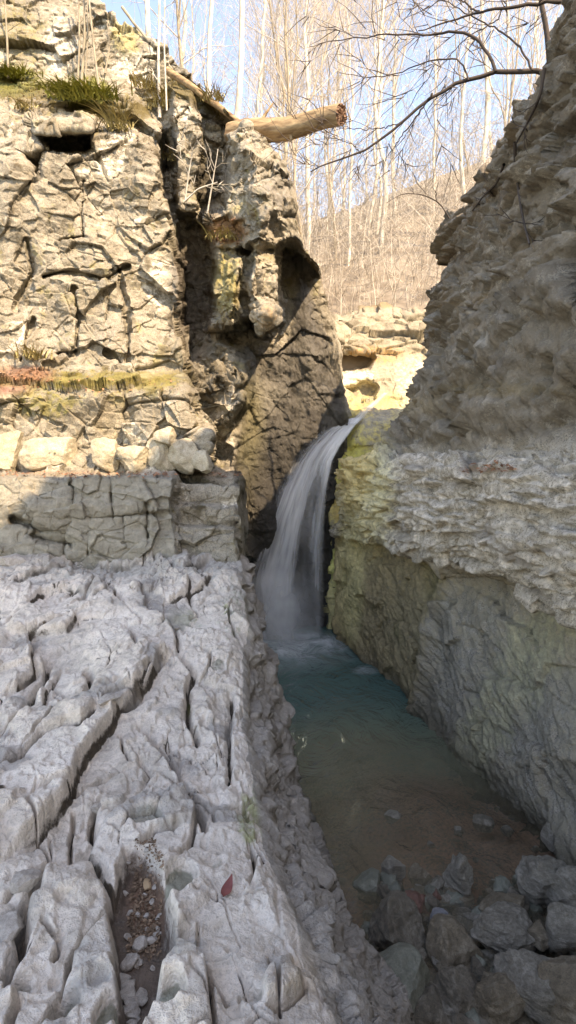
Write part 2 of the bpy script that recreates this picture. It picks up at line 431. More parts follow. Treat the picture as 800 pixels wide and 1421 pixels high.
    # the pebble channel
    ch = [on_ledge(*p) for p in [(170,1150),(200,1158),(220,1190),(236,1235),(245,1268),(238,1310),(220,1345),(204,1385),(190,1440),(162,1440),(160,1390),(158,1330),(155,1270),(155,1230),(163,1195)]]
    sd = poly_sd(xw, yw, ch); w = sstep(-.02, .03, sd+.02*noise(P3*9, 77)); Z = Z*(1-w)+(-1.78+.015*fbm(P3*9, 3, 47))*w; soil = np.maximum(soil, w)
    Z = blur(Z, 1); crack = blur(crack, 2)
    # sharp fissures and small pits
    for k_, (f_, w_, dz) in enumerate([(1.7, .018, .075), (4.2, .022, .028), (9.5, .035, .006)]):
        xx = xw+.10/f_*fbm(P3*f_*2, 3, 81+k_); yy = yw+.10/f_*fbm(P3*f_*2+5, 3, 84+k_)
        F1, F2, r, tl = vor(np.stack([(xx*.9+yy*.45)*f_, (yy*.7-xx*.35)*f_, xw*0], -1), 87+k_)
        m_ = sstep(-.05, .30, noise(P3*1.3*(1+k_)+k_*9, 90+k_)); e_ = np.exp(-((F2-F1)/w_)**2)*m_
        Z -= dz*e_; crack = np.maximum(crack, e_*(.95 if k_ < 2 else .5)); Z += (r-.5)*dz*(.35 if k_ == 0 else .15)*m_
    F1, F2, r, tl = vor(np.stack([xw*16, yw*13, xw*0], -1), 95)
    pm = sstep(.38, .15, F1)*(r > .55)*sstep(-.1, .3, noise(P3*1.1, 96)); Z -= .012*pm; pitm = pm
    # roll over the rim and down the face
    rim_drop = np.exp(-np.maximum(E[:, None]-X, 0)/.10)
    Z -= .10*rim_drop
    top = np.stack([X, YY, Z], -1)
    s = np.linspace(0, 1, nS+1)[1:]
    fx = E[:, None]+(FT-E)[:, None]*np.minimum((s/.66)**.85, 1+.12*(s-.66))[None]; zt = Z[:, -1:]
    # shelving: the face bellies out at the middle
    fx = fx+((.03+.13*np.exp(-((Y-6.9)/.5)**2))[:, None]*np.sin(s*math.pi)[None]*sstep(2.5, 6, Y)[:, None])
    zb = -4.0
    fz = zt+(zb-zt)*(s**1.05)[None]
    face = np.stack([fx, np.repeat(Y[:, None], nS, 1), fz], -1)
    f0 = np.concatenate([top[:, -1:], face], 1)
    nf = normals(blur(f0, 8), 1)
    nf = nf*np.sign(nf[..., :1].mean())
    d, jf = rockify(f0*np.array([1, 1, 1]), nf, 61, [((.55, .9, .35), .10, .11, .04, .05), ((.2, .3, .13), .045, .05, .02, .07), ((.08, .12, .06), .016, .02, .006, .1)], .03, .16, .05, 3.)
    k = sstep(0, .08, np.linspace(0, 1, nS+1))[None]
    f1 = f0+nf*(d*k)[..., None]
    P = np.concatenate([top, f1[:, 1:]], 1); jt = np.concatenate([crack, jf[:, 1:]], 1)
    px, py = pxpy(P)
    A = patch_zero(P.shape[:2])
    full = lambda a, v=0.: np.concatenate([a, np.full((n, nS), v)], 1)
    isface = full(np.zeros_like(Z), 1.)
    # grey weathered face, white polished rim
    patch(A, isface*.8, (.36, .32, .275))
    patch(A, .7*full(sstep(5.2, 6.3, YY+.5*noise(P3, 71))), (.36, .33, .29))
    patch(A, full(sstep(.45, .85, crack))*.9, (.07, .052, .036))
    mo = full(fbm(P3*2.4, 4, 72)); patch(A, sstep(.05, .38, mo)*.8*(1-isface), (.42, .375, .33)); patch(A, full(sstep(.2, .42, fbm(P3*1.1+31, 4, 74)))*.7, (.34, .30, .265)); patch(A, full(sstep(.18, .45, fbm(P3*5+7, 3, 73)))*.4, (.45, .37, .29))
    patch(A, full(pitm)*.45, (.27, .24, .19))
    patch(A, full(soil)*.95, (.15, .11, .085)); patch(A, full(soil)*ell(px, py, 205, 1265, 26, 50)*.9, (.22, .12, .075))
    patch(A, full(silt)*.95, (.30, .28, .215))
    mo = ell(px, py, 250, 1288, 24, 20, .3)*full(sstep(.15, .6, crack)); patch(A, mo, (.15, .14, .03))
    patch(A, ell(px, py, 272, 985, 10, 14)*full(sstep(.2, .6, crack)), (.12, .13, .04))
    patch(A, ell(px, py, 345, 1140, 14, 40)*.6, (.36, .35, .2))
    patch(A, ell(px, py, 325, 855, 20, 35)*.3, (.33, .33, .22))
    patch(A, ell(px, py, 265, 860, 30, 15)*.25, (.32, .33, .2))
    patch(A, ell(px, py, 420, 1355, 25, 40)*.5, (.62, .50, .38))
    patch(A, ell(px, py, 120, 1065, 120, 60)*.0, (.3, .3, .3))
    patch(A, sstep(.32, .0, P[..., 2]-WATER)*isface*.8, (.085, .08, .065))
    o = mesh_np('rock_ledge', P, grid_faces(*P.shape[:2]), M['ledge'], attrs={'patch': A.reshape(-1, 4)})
    tag(o, 'pale cracked limestone ledge above the pool', 'rock ledge', kind='structure')
    return X, YY, Z
LX, LY, LZ = build_ledge()
def ledge_z(x, y):
    i = int(np.argmin(abs(LY[:, 0]-y))); return float(np.interp(x, LX[i], LZ[i]))

# ================================================================ cliff on the left
def build_left():
    px1 = np.concatenate([np.linspace(-420, -10, 110)[:-1], np.linspace(-10, 482, 640)])
    m = len(px1)
    Tp = np.interp(px1, [-420, 0, 95, 148, 200, 250, 285, 320, 345, 370, 398, 408, 422, 440, 452, 462, 470, 477, 484],
                        [-330, -170, -40, 25, 50, 90, 128, 163, 174, 198, 232, 275, 345, 366, 400, 450, 500, 545, 592])
    Tp = Tp+5*noise(np.stack([px1/14, px1*0, px1*0], -1), 3)+3*noise(np.stack([px1/5, px1*0, px1*0+3], -1), 4)
    Bp = np.interp(px1, [-420, 250, 325, 345, 480], [800, 800, 830, 930, 930])
    nR, nB = 900, 26
    t = np.linspace(0, 1, nR)[:, None]
    py = Bp[None]+(Tp-Bp)[None]*t; px = np.repeat(px1[None], nR, 0)
    q = np.stack([px/60, py/60, px*0], -1)
    wx = 9*fbm(q, 4, 1); wy = 9*fbm(q+7, 4, 2)
    q2 = np.stack([px/14, py/14, px*0], -1); wx += 1.6*fbm(q2, 3, 5); wy += 1.2*fbm(q2+7, 3, 6)
    x, y = px+wx, py+wy
    yb = py+wy*.55
    ks = [-400, -100, 0, 95, 122, 138, 160, 186, 200, 300, 420, 512, 522, 534, 546, 600, 650, 656, 664, 700, 735, 760, 900]
    kd = [13.5, 11.6, 10.9, 10.3, 10.0, 9.2, 8.9, 8.65, 8.3, 8.35, 8.3, 8.2, 8.15, 7.8, 7.62, 7.6, 7.45, 7.35, 6.62, 6.5, 6.55, 6.45, 6.4]
    D = np.interp(yb, ks, kd)
    yd = np.interp(x, [-50, 140, 170, 260, 300], [0, 0, -2, 0, 0])
    wall = sstep(525, 505, yb)*sstep(185, 205, yb)
    D += wall*.0022*(x-60)*(x > 60)*.6
    # big soft swellings of the wall
    D += wall*.28*fbm(np.stack([px/95, py/130, px*0], -1), 2, 8)
    def lay(poly, val, w=6., k=1.):
        nonlocal D
        sd = poly_sd(x, y, poly); a = sstep(-w, w, sd)*k
        D = D*(1-a)+val*a
        return sd
    cav_d = 10.05+(px-330)*.0062+.22*fbm(np.stack([px/70, py/160, px*0], -1), 2, 9)
    # rock between wall and hollow steps back above
    lay([(150,35),(205,60),(250,100),(330,175),(330,215),(235,180),(190,150)], 10.4, 12)
    lay([(292,460),(335,430),(375,330),(412,338),(470,400),(560,480),(560,990),(328,990),(322,720),(300,655),(290,640),(302,560)], cav_d, 7)
    lay([(232,150),(262,175),(322,185),(314,290),(290,300),(300,345),(302,385),(292,455),(330,470),(350,500),(336,560),(308,650),(296,650),(300,600),(285,560),(262,500),(250,440),(252,350),(226,260),(222,205)], 9.75+.35+.25*fbm(q*2, 3, 12), 7)
    lay([(236,120),(262,128),(278,165),(274,295),(250,290),(243,200)], 9.0, 4)
    lay([(262,505),(300,470),(345,500),(342,560),(300,600),(275,590)], 8.9+.5*fbm(q*3, 3, 13), 10, .8)
    lay([(283,302),(332,296),(350,345),(300,356)], 8.95, 8)
    # the hanging nose
    nose = [(314,186),(345,176),(385,206),(414,270),(410,322),(388,345),(386,440),(366,466),(347,440),(328,456),(298,452),(293,405),(306,360),(332,330),(318,290)]
    xn = x+6*fbm(q*4, 3, 15); yn = y+7*fbm(q*4+9, 3, 16); sd = poly_sd(xn, yn, nose); a = sstep(-4, 5, sd)
    D = D*(1-a)+(8.75-.5*sstep(0, 42, sd)+.22*fbm(q*2.4, 4, 14))*a
    gr = line_sd(x, y, [(342,350),(338,400),(346,450)])[0]; D += .55*np.exp(-(gr/7)**2)*a
    gr = line_sd(x, y, [(300,352),(318,350),(345,345),(385,350)])[0]; D += .25*np.exp(-(gr/5)**2)*a
    # squared hollow under the block at the head of the wall
    lay([(52,190),(90,188),(128,184),(131,206),(112,217),(62,215)], 9.15, 3)
    lay([(30,214),(62,212),(56,246),(38,256)], 8.75, 5)
    lay([(45,165),(128,170),(128,186),(50,190)], 8.1, 4, .8)
    # shadow gap under the soil of the upper shelf
    gr = line_sd(x, y, [(60,150),(110,150),(140,158),(180,168),(215,195),(232,235)])[0]; D += .7*np.exp(-(gr/8)**2)*sstep(50, 110, x)
    # broken joints in the wall
    for pts, dp, w in [([(20,430),(45,380),(40,330)], .25, 4), ([(60,385),(110,380),(150,385),(178,370)], .3, 4), ([(165,375),(178,420),(175,470)], .2, 3), ([(105,400),(108,450),(104,480)], .25, 4),
                       ([(85,335),(120,330)], .15, 3), ([(118,250),(114,300),(118,330)], .22, 3), ([(175,440),(180,500),(185,530)], .2, 3), ([(30,500),(45,440)], .2, 4),
                       ([(128,200),(150,250)], .1, 3), ([(150,490),(168,505),(160,520)], .35, 5), ([(80,492),(100,486)], .4, 5), ([(190,300),(215,305)], .2, 3)]:
        d, _, r = line_sd(x, y, pts); D += .75*dp*np.exp(-(d/(w*.6))**2)
    # tip of the ledge and the stepped beds on the right of the step
    k = sstep(240, 256, x)*sstep(648, 656, y)*sstep(345, 330, px)
    D = D*(1-k)+np.interp(yb, [655, 668, 676, 700, 704, 725, 730, 760, 830], [8.2, 7.7, 7.3, 7.2, 7.0, 6.95, 6.75, 6.6, 6.5])*k
    # joints of the step front
    st = sstep(655, 664, yb)*sstep(250, 240, x)
    for pts, dp, w in [([(104,655),(102,720),(90,770)], .12, 3.5), ([(152,660),(156,718)], .14, 3), ([(95,718),(160,716),(240,712)], .08, 3), ([(125,716),(124,768)], .09, 2.5), ([(172,716),(172,755)], .09, 2.5),
                       ([(205,700),(204,745)], .09, 3), ([(20,720),(60,735),(90,738)], .25, 5), ([(246,660),(248,735)], .2, 4), ([(50,745),(100,758)], .25, 7)]:
        d, _, r = line_sd(x, y, pts); D += st*dp*np.exp(-(d/w)**2)
    D = blur(D.astype(np.float32), 1)
    P = np.stack([(px-400)/F*D, D, (EYE-py)/F*D], -1)
    # fold back over the top
    s = np.linspace(0, 1, nB)[1:]
    Dt = P[-1:, :, 1]; back = np.stack([np.repeat(P[-1:, :, 0], nB-1, 0)-.25*(s[:, None]**1)*0, Dt+.15+(s[:, None]**1.5)*5, P[-1:, :, 2]+.04+(s[:, None]**1.4)*1.5], -1)
    P = np.concatenate([P, back], 0)
    nf = blur(normals(blur(P, 6)), 12); nf *= -np.sign(nf[:nR//2, :, 1].mean())
    ray = -P/np.linalg.norm(P, axis=-1, keepdims=True); nf = nf+.8*ray; nf /= np.linalg.norm(nf, axis=-1, keepdims=True)
    rr = np.concatenate([np.ones(nR), np.full(nB-1, .35)])[:, None]
    smooth = sstep(-4, 25, poly_sd(x, y, [(330,470),(385,470),(412,345),(440,380),(490,560),(490,960),(350,960),(335,700),(318,650)]))
    smooth = np.concatenate([smooth, np.zeros((nB-1, m))], 0)
    band = sstep(532, 545, yb)*sstep(660, 652, yb); band = band*sstep(318, 295, x); band = np.concatenate([band, np.zeros((nB-1, m))], 0)
    stp = np.concatenate([st, np.zeros((nB-1, m))], 0)
    gD = np.concatenate([np.maximum(np.abs(np.gradient(D, axis=1)), np.abs(np.gradient(D, axis=0))), np.zeros((nB-1, m))], 0)
    gD = blur(gD, 4); mk = (1-.55*sstep(.03, .10, gD))*rr*(1-.45*smooth)*(1-.35*stp)
    d, jt = rockify(P, nf, 101, [((1.5, 1.0, 1.1), .16, .13, .035, .02), ((.55, .45, .42), .05, .10, .022, .028), ((.17, .15, .12), .016, .034, .010, .06)], .06, .42, .05, 1.6)
    d = d+.012*(fbm(P*7.5, 3, 161, ridged=True)-.2)
    d2, j2 = rockify(P, nf, 141, [((.42, .5, .42), .24, .26, .12, .06)], 0, .3, 0, 2.)
    d = d*mk+d2*band*.8
    # long vertical flutes of the water-worn hollow wall
    d += smooth*(.42*fbm(np.stack([P[..., 0]*1.5, P[..., 1]*1.2, P[..., 2]*.8], -1), 5, 17)+.03*fbm(P*3, 4, 18, ridged=True))
    P = P+nf*d[..., None]
    qx, qy = pxpy(P)
    A = patch_zero(P.shape[:2])
    n1 = fbm(P*1.1, 4, 201); n2 = fbm(P*2.7, 4, 202); up = nf[..., 2]
    patch(A, sstep(.05, .4, n1)*.45, (.34, .305, .225)); patch(A, sstep(.12, .42, n2)*.55*(1-stp), (.25, .22, .12))
    patch(A, sstep(.16, .45, fbm(P*1.9, 4, 203))*.5, (.15, .12, .08)); patch(A, sstep(.18, .4, fbm(P*np.array([4, 4, 2.2]), 4, 205))*.6*(1-stp), (.11, .09, .06)); patch(A, sstep(.1, .4, fbm(P*1.3+5, 4, 206))*.6*(1-smooth)*(1-stp), (.66, .61, .52))
    patch(A, smooth*.95, (.10, .092, .08)); patch(A, smooth*sstep(.0, .4, fbm(np.stack([P[..., 0]*3.5, P[..., 1]*2, P[..., 2]*.55], -1), 4, 208))*.7, (.05, .045, .04)); patch(A, smooth*sstep(.1, .5, n1)*.5, (.24, .22, .18)); patch(A, smooth*ell(qx, qy, 340, 610, 26, 90)*.7, (.16, .14, .07))  # shade of the hollow wall painted as dark tone, plus black seepage streaks
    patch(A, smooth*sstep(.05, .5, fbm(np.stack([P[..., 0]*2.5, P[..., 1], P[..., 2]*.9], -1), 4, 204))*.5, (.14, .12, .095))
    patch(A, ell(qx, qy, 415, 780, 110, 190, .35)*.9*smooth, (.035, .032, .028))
    # shade of the recess painted dark on its rock, ochre and olive patches of the nose
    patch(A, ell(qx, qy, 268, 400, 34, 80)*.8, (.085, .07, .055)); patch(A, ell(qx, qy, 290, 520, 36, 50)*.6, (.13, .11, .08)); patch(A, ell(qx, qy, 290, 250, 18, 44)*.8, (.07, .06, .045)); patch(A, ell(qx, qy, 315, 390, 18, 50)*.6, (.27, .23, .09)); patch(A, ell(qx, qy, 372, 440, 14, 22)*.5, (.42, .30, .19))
    patch(A, ell(qx, qy, 385, 260, 26, 40)*.6, (.24, .225, .20))
    patch(A, ell(qx, qy, 315, 320, 28, 20)*.8, (.26, .15, .085))
    # moss shelf, leaf-strewn step, soil of the upper shelf
    fl = np.exp(-((qy-(528+3*n2*4))/11)**2)*sstep(275, 225, qx); patch(A, fl*.95, (.20, .17, .06)); patch(A, np.exp(-((qy-541)/7)**2)*sstep(60, 20, qx)*.9, (.26, .15, .12))
    patch(A, ell(qx, qy, 35, 520, 40, 12)*.8, (.24, .13, .09))
    patch(A, ell(qx, qy, 82, 622, 14, 6)*.9, (.22, .24, .05)); patch(A, ell(qx, qy, 65, 560, 50, 20)*.5, (.23, .21, .08))
    patch(A, np.exp(-((qy-656)/4)**2)*sstep(350, 300, qx)*.6, (.27, .20, .15))
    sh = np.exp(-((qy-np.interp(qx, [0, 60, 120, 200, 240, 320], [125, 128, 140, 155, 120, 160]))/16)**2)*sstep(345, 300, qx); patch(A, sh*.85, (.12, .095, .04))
    patch(A, ell(qx, qy, 120, 130, 35, 24)*.8, (.17, .17, .035)); patch(A, ell(qx, qy, 15, 110, 45, 22)*.7, (.14, .14, .04))
    patch(A, ell(qx, qy, 25, 45, 32, 45)*.6, (.20, .17, .09)); patch(A, ell(qx, qy, 175, 50, 22, 25)*.7, (.33, .29, .15)); patch(A, ell(qx, qy, 85, 60, 20, 45)*.5, (.52, .48, .42))
    patch(A, stp*.8, (.27, .25, .205))
    topm = np.concatenate([np.zeros((nR, m)), np.ones((nB-1, m))], 0); patch(A, topm*.9, (.19, .145, .09))
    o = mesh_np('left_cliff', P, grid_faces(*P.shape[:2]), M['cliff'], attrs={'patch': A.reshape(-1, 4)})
    tag(o, 'sunlit cream limestone cliff with mossy shelves and a deep recess', 'cliff', kind='structure')
build_left()

# ================================================================ chute and lip at the head of the gorge
def build_head():
    px1 = np.linspace(385, 660, 400); m = len(px1)
    Tp = np.interp(px1, [385, 430, 450, 480, 520, 560, 590, 660], [455, 425, 436, 440, 436, 440, 432, 420])+4*noise(np.stack([px1/9, px1*0, px1*0], -1), 3)
    nR, nB = 560, 24
    py = 965+(Tp-965)[None]*np.linspace(0, 1, nR)[:, None]; px = np.repeat(px1[None], nR, 0)
    q = np.stack([px/40, py/40, px*0], -1); x = px+9*fbm(q, 4, 1); y = py+11*fbm(q+5, 4, 2)
    D = np.interp(y, [400, 440, 468, 500, 520, 545, 560, 585, 640, 700, 745, 752, 860, 900, 970], [13.6, 13.3, 13.0, 12.75, 12.45, 12.1, 11.8, 11.0, 10.8, 10.72, 10.65, 10.75, 10.62, 10.6, 10.6])
    def lay(poly, val, w=5., k=1.):
        nonlocal D
        a = sstep(-w, w, poly_sd(x, y, poly))*k; D = D*(1-a)+val*a
    lay([(442,497),(480,490),(516,494),(508,509),(470,517),(440,513)], 13.7, 7)
    lay([(478,540),(510,530),(526,536),(520,550),(490,556)], 12.7, 5, .8)
    lay([(452,570),(480,560),(500,585),(470,640),(445,690),(430,690)], 11.6, 8)
    lay([(380,560),(452,585),(455,640),(446,900),(380,980)], 11.9, 8)
    lay([(452,740),(486,742),(492,755),(455,757)], 10.95, 2)
    D += sstep(530, 600, x)*sstep(480, 560, y)*.0
    P = np.stack([(px-400)/F*D, D, (EYE-py)/F*D], -1)
    s = np.linspace(0, 1, nB)[1:][:, None]
    back = np.stack([np.repeat(P[-1:, :, 0], nB-1, 0), P[-1:, :, 1]+.1+s**1.3*3, P[-1:, :, 2]+s*.5], -1)
    P = np.concatenate([P, back], 0)
    nf = normals(blur(P, 5)); nf *= -np.sign(nf[:nR//2, :, 1].mean())
    yy = np.concatenate([y, np.full((nB-1, m), 420.)], 0)
    rough = .25+.75*sstep(500, 485, yy)
    d, jt = rockify(P, nf, 301, [((1.1, .9, .45), .20, .26, .08, .05), ((.35, .3, .2), .05, .09, .025, .06)], .05, .22, .05, 2.)
    P = P+nf*(d*rough+.06*fbm(P*1.5, 3, 302))[..., None]
    qx, qy = pxpy(P); A = patch_zero(P.shape[:2]); n1 = fbm(P*1.6, 4, 303)
    yel = sstep(520, 560, qy)*sstep(.75, 1., 1-.0*qx); patch(A, yel*(.55+.6*n1), (.46, .375, .155))
    patch(A, ell(qx, qy, 480, 640, 30, 60)*.75*(.7+n1), (.44, .40, .10)); patch(A, ell(qx, qy, 478, 700, 18, 26)*.7, (.56, .40, .16))
    patch(A, ell(qx, qy, 475, 785, 28, 32)*.9, (.66, .62, .22)); patch(A, ell(qx, qy, 462, 850, 18, 45)*.7, (.52, .46, .24))  # sunlit spot beside the fall, painted as pale yellow
    patch(A, ell(qx, qy, 520, 492, 50, 14)*.6, (.36, .23, .11)); patch(A, ell(qx, qy, 480, 525, 40, 14)*.9, (.62, .56, .42))
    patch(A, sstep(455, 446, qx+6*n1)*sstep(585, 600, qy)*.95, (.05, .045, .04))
    patch(A, sstep(600, 560, qx)*0, (.5, .5, .5)); patch(A, sstep(535, 575, qx)*sstep(470, 520, qy)*.7, (.50, .46, .36))
    patch(A, sstep(432, 422, qy)*.9, (.25, .19, .11))
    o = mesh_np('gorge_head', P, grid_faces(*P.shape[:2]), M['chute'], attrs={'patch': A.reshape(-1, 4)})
    tag(o, 'yellow water-worn rock chute at the head of the gorge', 'rock chute', kind='structure')
build_head()

# ================================================================ cliff on the right
def build_right():
    # each station: Y, then (x, z) of: bed, waterline, belly, inner roof of the undercut, lip under, lip face, lip top, shelf, foot, mid, brow, top, behind, far
    def st(Y, wx, bx, ix, lx, lz, l2x, l2z, sx, sz, fx, fz, mx, mz, bx2, bz, tx, tz):
        if Y < 9: lx, l2x, sx, ix, bx = lx-.10, l2x-.12, sx-.08, ix+.14, bx+.06
        return [Y, (wx+.05, -4.1), (wx, WATER), (bx, -2.2), (ix, lz-.16), (lx, lz), (l2x, l2z), (sx, sz), (fx, fz), (mx, mz), (bx2, bz), (tx, tz), (tx+(.6 if Y > 9 else 1.2), tz+(-.3 if Y > 9 else .35)), (tx+5, tz+(-.6 if Y > 8.5 else 2.2)), (tx+14, tz+(0 if Y > 8.5 else 6.5)), (tx+15, -8.)]
    S = [
     st(-9.0, 3.6, 3.6, 3.5, 3.1, -1.0, 2.9, -.6, 3.0, -.1, 3.1, .1, 3.4, 2.5, 3.6, 6.8, 3.9, 11.5),  # near stations lie out of view, raised to shade ledge and step front
     st(-2.0, 3.2, 3.2, 3.1, 2.7, -1.0, 2.5, -.6, 2.6, -.1, 2.7, .1, 2.95, 2.5, 3.1, 6.6, 3.4, 9.8),
     st(1.0, 2.9, 2.95, 2.85, 2.4, -1.0, 2.2, -.6, 2.3, -.1, 2.4, .1, 2.6, 2.2, 2.75, 5., 3.0, 7.2),
     st(3.0, 2.5, 2.55, 2.55, 2.15, -1.03, 1.98, -.6, 2.08, -.1, 2.2, .1, 2.3, 1.8, 2.5, 4.0, 2.68, 4.9),
     st(4.0, 2.32, 2.3, 2.38, 1.98, -1.06, 1.84, -.6, 1.92, -.08, 2.05, .1, 2.15, 1.6, 2.42, 3.6, 2.58, 4.4),
     st(5.0, 2.17, 2.12, 2.2, 1.82, -1.0, 1.70, -.6, 1.76, -.07, 1.9, .1, 2.05, 1.5, 2.38, 3.2, 2.52, 3.95),
     st(6.0, 1.87, 1.88, 1.98, 1.64, -1.05, 1.5, -.6, 1.55, -.06, 1.75, .1, 1.95, 1.5, 2.38, 3.0, 2.58, 3.8),
     st(7.0, 1.78, 1.66, 1.68, 1.44, -1.06, 1.3, -.6, 1.36, -.05, 1.62, .1, 1.9, 1.5, 2.45, 2.9, 2.66, 3.7),
     st(8.0, 1.62, 1.5, 1.46, 1.25, -1.12, 1.12, -.6, 1.2, -.05, 1.58, .1, 2.08, 1.5, 2.45, 2.6, 2.6, 3.68),
     st(9.0, 1.26, 1.2, 1.2, 1.05, -1.2, .98, -.6, 1.05, 0., 1.62, .2, 2.38, 1.6, 2.46, 2.7, 2.58, 3.66),
     #
     st(9.5, 1.1, 1.05, 1.06, .98, -1.25, .93, -.6, .98, 0., 1.78, .3, 2.56, 1.6, 2.52, 2.7, 2.62, 3.55),
     st(9.9, .98, .96, 1.0, .95, -1.3, .93, -.6, .98, 0.05, 2.0, .3, 2.7, 1.0, 2.8, 1.4, 2.9, 1.6),
     st(10.3, .92, .92, .95, .93, -1.35, .95, -.7, 1.0, -.1, 1.7, .2, 2.6, .5, 3.2, .7, 3.6, .8),
     st(11.2, .9, .9, .95, .95, -1.4, 1.0, -.7, 1.2, -.1, 2.4, .3, 3.4, .5, 4.4, .7, 5.0, .8),
     st(12.5, 1.2, 1.2, 1.3, 1.3, -1.4, 1.4, -.6, 1.8, .3, 3.0, .5, 4.2, .6, 5.4, .7, 6.2, .8),
    ]
    SY = np.array([s[0] for s in S]); K = np.array([[p for p in s[1:]] for s in S])
    Y = np.concatenate([np.linspace(-9, 2.2, 60)[:-1], np.linspace(2.2, 4, 130)[:-1], np.linspace(4, 10.4, 520)[:-1], np.linspace(10.4, 12.5, 60)])
    n = len(Y)
    # monotone-ish smooth interpolation of the stations
    def interp(a): return np.interp(Y, SY, a)
    KK = np.stack([np.stack([interp(K[:, j, c]) for c in (0, 1)], -1) for j in range(K.shape[1])], 1)
    kk = np.ones(31)/31.
    for j in range(KK.shape[1]):
        for c in (0, 1):
            a = np.pad(KK[:, j, c], 15, mode='edge'); KK[:, j, c] = np.convolve(a, kk, 'valid')
    cnt = [16, 80, 80, 24, 44, 46, 56, 34, 150, 120, 60, 20, 16, 10, 4]
    cnt = cnt[:KK.shape[1]-1]
    rows = []
    for j, c in enumerate(cnt):
        t = np.linspace(0, 1, c, endpoint=False)
        if j == len(cnt)-1: t = np.linspace(0, 1, c)
        rows.append(KK[:, j, None]*(1-t)[None, :, None]+KK[:, j+1, None]*t[None, :, None])
    Q = np.concatenate(rows, 1); mcol = Q.shape[1]
    P = np.stack([Q[..., 0], np.repeat(Y[:, None], mcol, 1), Q[..., 1]], -1).astype(np.float32)
    # wavering of the beds along the gorge
    P[..., 2] += .07*noise(np.stack([P[..., 1]*.9, P[..., 0]*0, np.floor(P[..., 2]*1)*0], -1), 3)[...]*sstep(-2.6, -1.5, P[..., 2])
    nf = blur(normals(blur(P, 8)), 14); nf /= np.linalg.norm(nf, axis=-1, keepdims=True)+1e-6; nf *= np.sign(-nf[n//2, :mcol//2, 0].mean())
    z = P[..., 2]
    lipz = np.interp(Y, SY, [s[5][1] for s in S])[:, None]
    low = sstep(lipz-.02, lipz-.12, z)
    beds = sstep(lipz-.1, lipz, z)*sstep(.25, -.05, z)
    upm = sstep(-.05, .3, z)
    dA, jA = rockify(P, nf, 401, [((1.0, 1.5, .55), .24, .18, .10, .035), ((.45, .65, .26), .11, .16, .05, .04), ((.15, .2, .10), .045, .06, .016, .06)], .10, .30, .05, 1.7)
    dA = dA+.03*(fbm(P*6.5, 4, 461, ridged=True)-.2)
    dB, jB = rockify(P, nf, 431, [((.5, .8, .16), .14, .08, .05, .07), ((.2, .3, .08), .06, .05, .02, .1)], .14, .13, .06, 2.5)
    dB = dB+.02*(fbm(P*np.array([6, 5, 14]), 3, 463, ridged=True)-.2)
    # raking folds of the lower wall
    c1 = P[..., 1]*.62+P[..., 2]*.78; c2 = P[..., 1]*.78-P[..., 2]*.62
    Pf = np.stack([P[..., 0]*1.5, c1*1.0, c2*3.2], -1)
    dC = .16*fbm(Pf*.8, 4, 451)+.06*fbm(Pf*2.6, 4, 452, ridged=True)+.03*fbm(Pf*7, 4, 453, ridged=True)
    dD, _ = rockify(P, nf, 471, [((.5, .7, .4), .10, .12, .03, .06)], 0, .3, .03, 3.)
    d = dA*upm+dB*beds+(dC+dD*.7)*low
    # standing corner between olive and grey rock
    crn = np.exp(-((P[..., 1]+.35*(z+2.2)-6.8)/.16)**2)*low; d = d+.14*crn
    d = d*sstep(-4.1, -3.9, z)*np.where(P[..., 1] > 10.5, .6, 1)
    rr = np.ones(mcol); rr[-14:] = .5
    P = P+nf*(d*rr[None])[..., None]
    qx, qy = pxpy(P); A = patch_zero(P.shape[:2]); n1 = fbm(P*1.3, 4, 481); n2 = fbm(P*3.1, 3, 482)
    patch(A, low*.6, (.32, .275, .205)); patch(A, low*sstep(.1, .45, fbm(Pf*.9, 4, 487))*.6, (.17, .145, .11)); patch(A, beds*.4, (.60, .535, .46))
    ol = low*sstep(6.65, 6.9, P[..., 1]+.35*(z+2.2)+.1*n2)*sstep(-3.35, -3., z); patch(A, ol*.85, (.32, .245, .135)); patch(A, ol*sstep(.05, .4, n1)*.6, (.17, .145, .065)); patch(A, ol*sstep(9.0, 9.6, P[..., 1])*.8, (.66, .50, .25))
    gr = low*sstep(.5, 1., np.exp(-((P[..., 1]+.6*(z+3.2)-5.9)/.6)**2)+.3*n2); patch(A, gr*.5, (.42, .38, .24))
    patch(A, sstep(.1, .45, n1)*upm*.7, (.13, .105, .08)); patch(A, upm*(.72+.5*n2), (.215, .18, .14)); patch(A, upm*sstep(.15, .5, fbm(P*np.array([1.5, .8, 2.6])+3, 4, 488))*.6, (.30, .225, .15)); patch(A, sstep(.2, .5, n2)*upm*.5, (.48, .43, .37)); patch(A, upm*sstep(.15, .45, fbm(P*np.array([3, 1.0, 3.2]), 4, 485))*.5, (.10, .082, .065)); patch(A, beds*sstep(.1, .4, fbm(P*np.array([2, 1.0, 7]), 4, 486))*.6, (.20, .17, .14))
    patch(A, sstep(9.5, 9.9, P[..., 1])*sstep(-1.2, -.9, z)*sstep(2.4, 1.0, z)*.8*(.8+n1), (.72, .60, .38))
    patch(A, ell(qx, qy, 505, 680, 40, 90)*.6, (.66, .58, .32)); patch(A, ell(qx, qy, 490, 640, 26, 60)*.8, (.74, .57, .26))
    patch(A, ell(qx, qy, 486, 800, 18, 90)*.8, (.60, .51, .26))
    patch(A, ell(qx, qy, 545, 560, 60, 16)*.4, (.33, .25, .14)); patch(A, ell(qx, qy, 685, 540, 90, 10)*.5, (.24, .18, .10))
    patch(A, ell(qx, qy, 675, 652, 40, 4)*.55, (.30, .19, .13))
    patch(A, sstep(.35, .0, z-WATER)*.6, (.11, .09, .06))
    patch(A, sstep(mcol-48, mcol-34, np.arange(mcol))[None]*np.ones((n, 1))*.85, (.17, .13, .085))
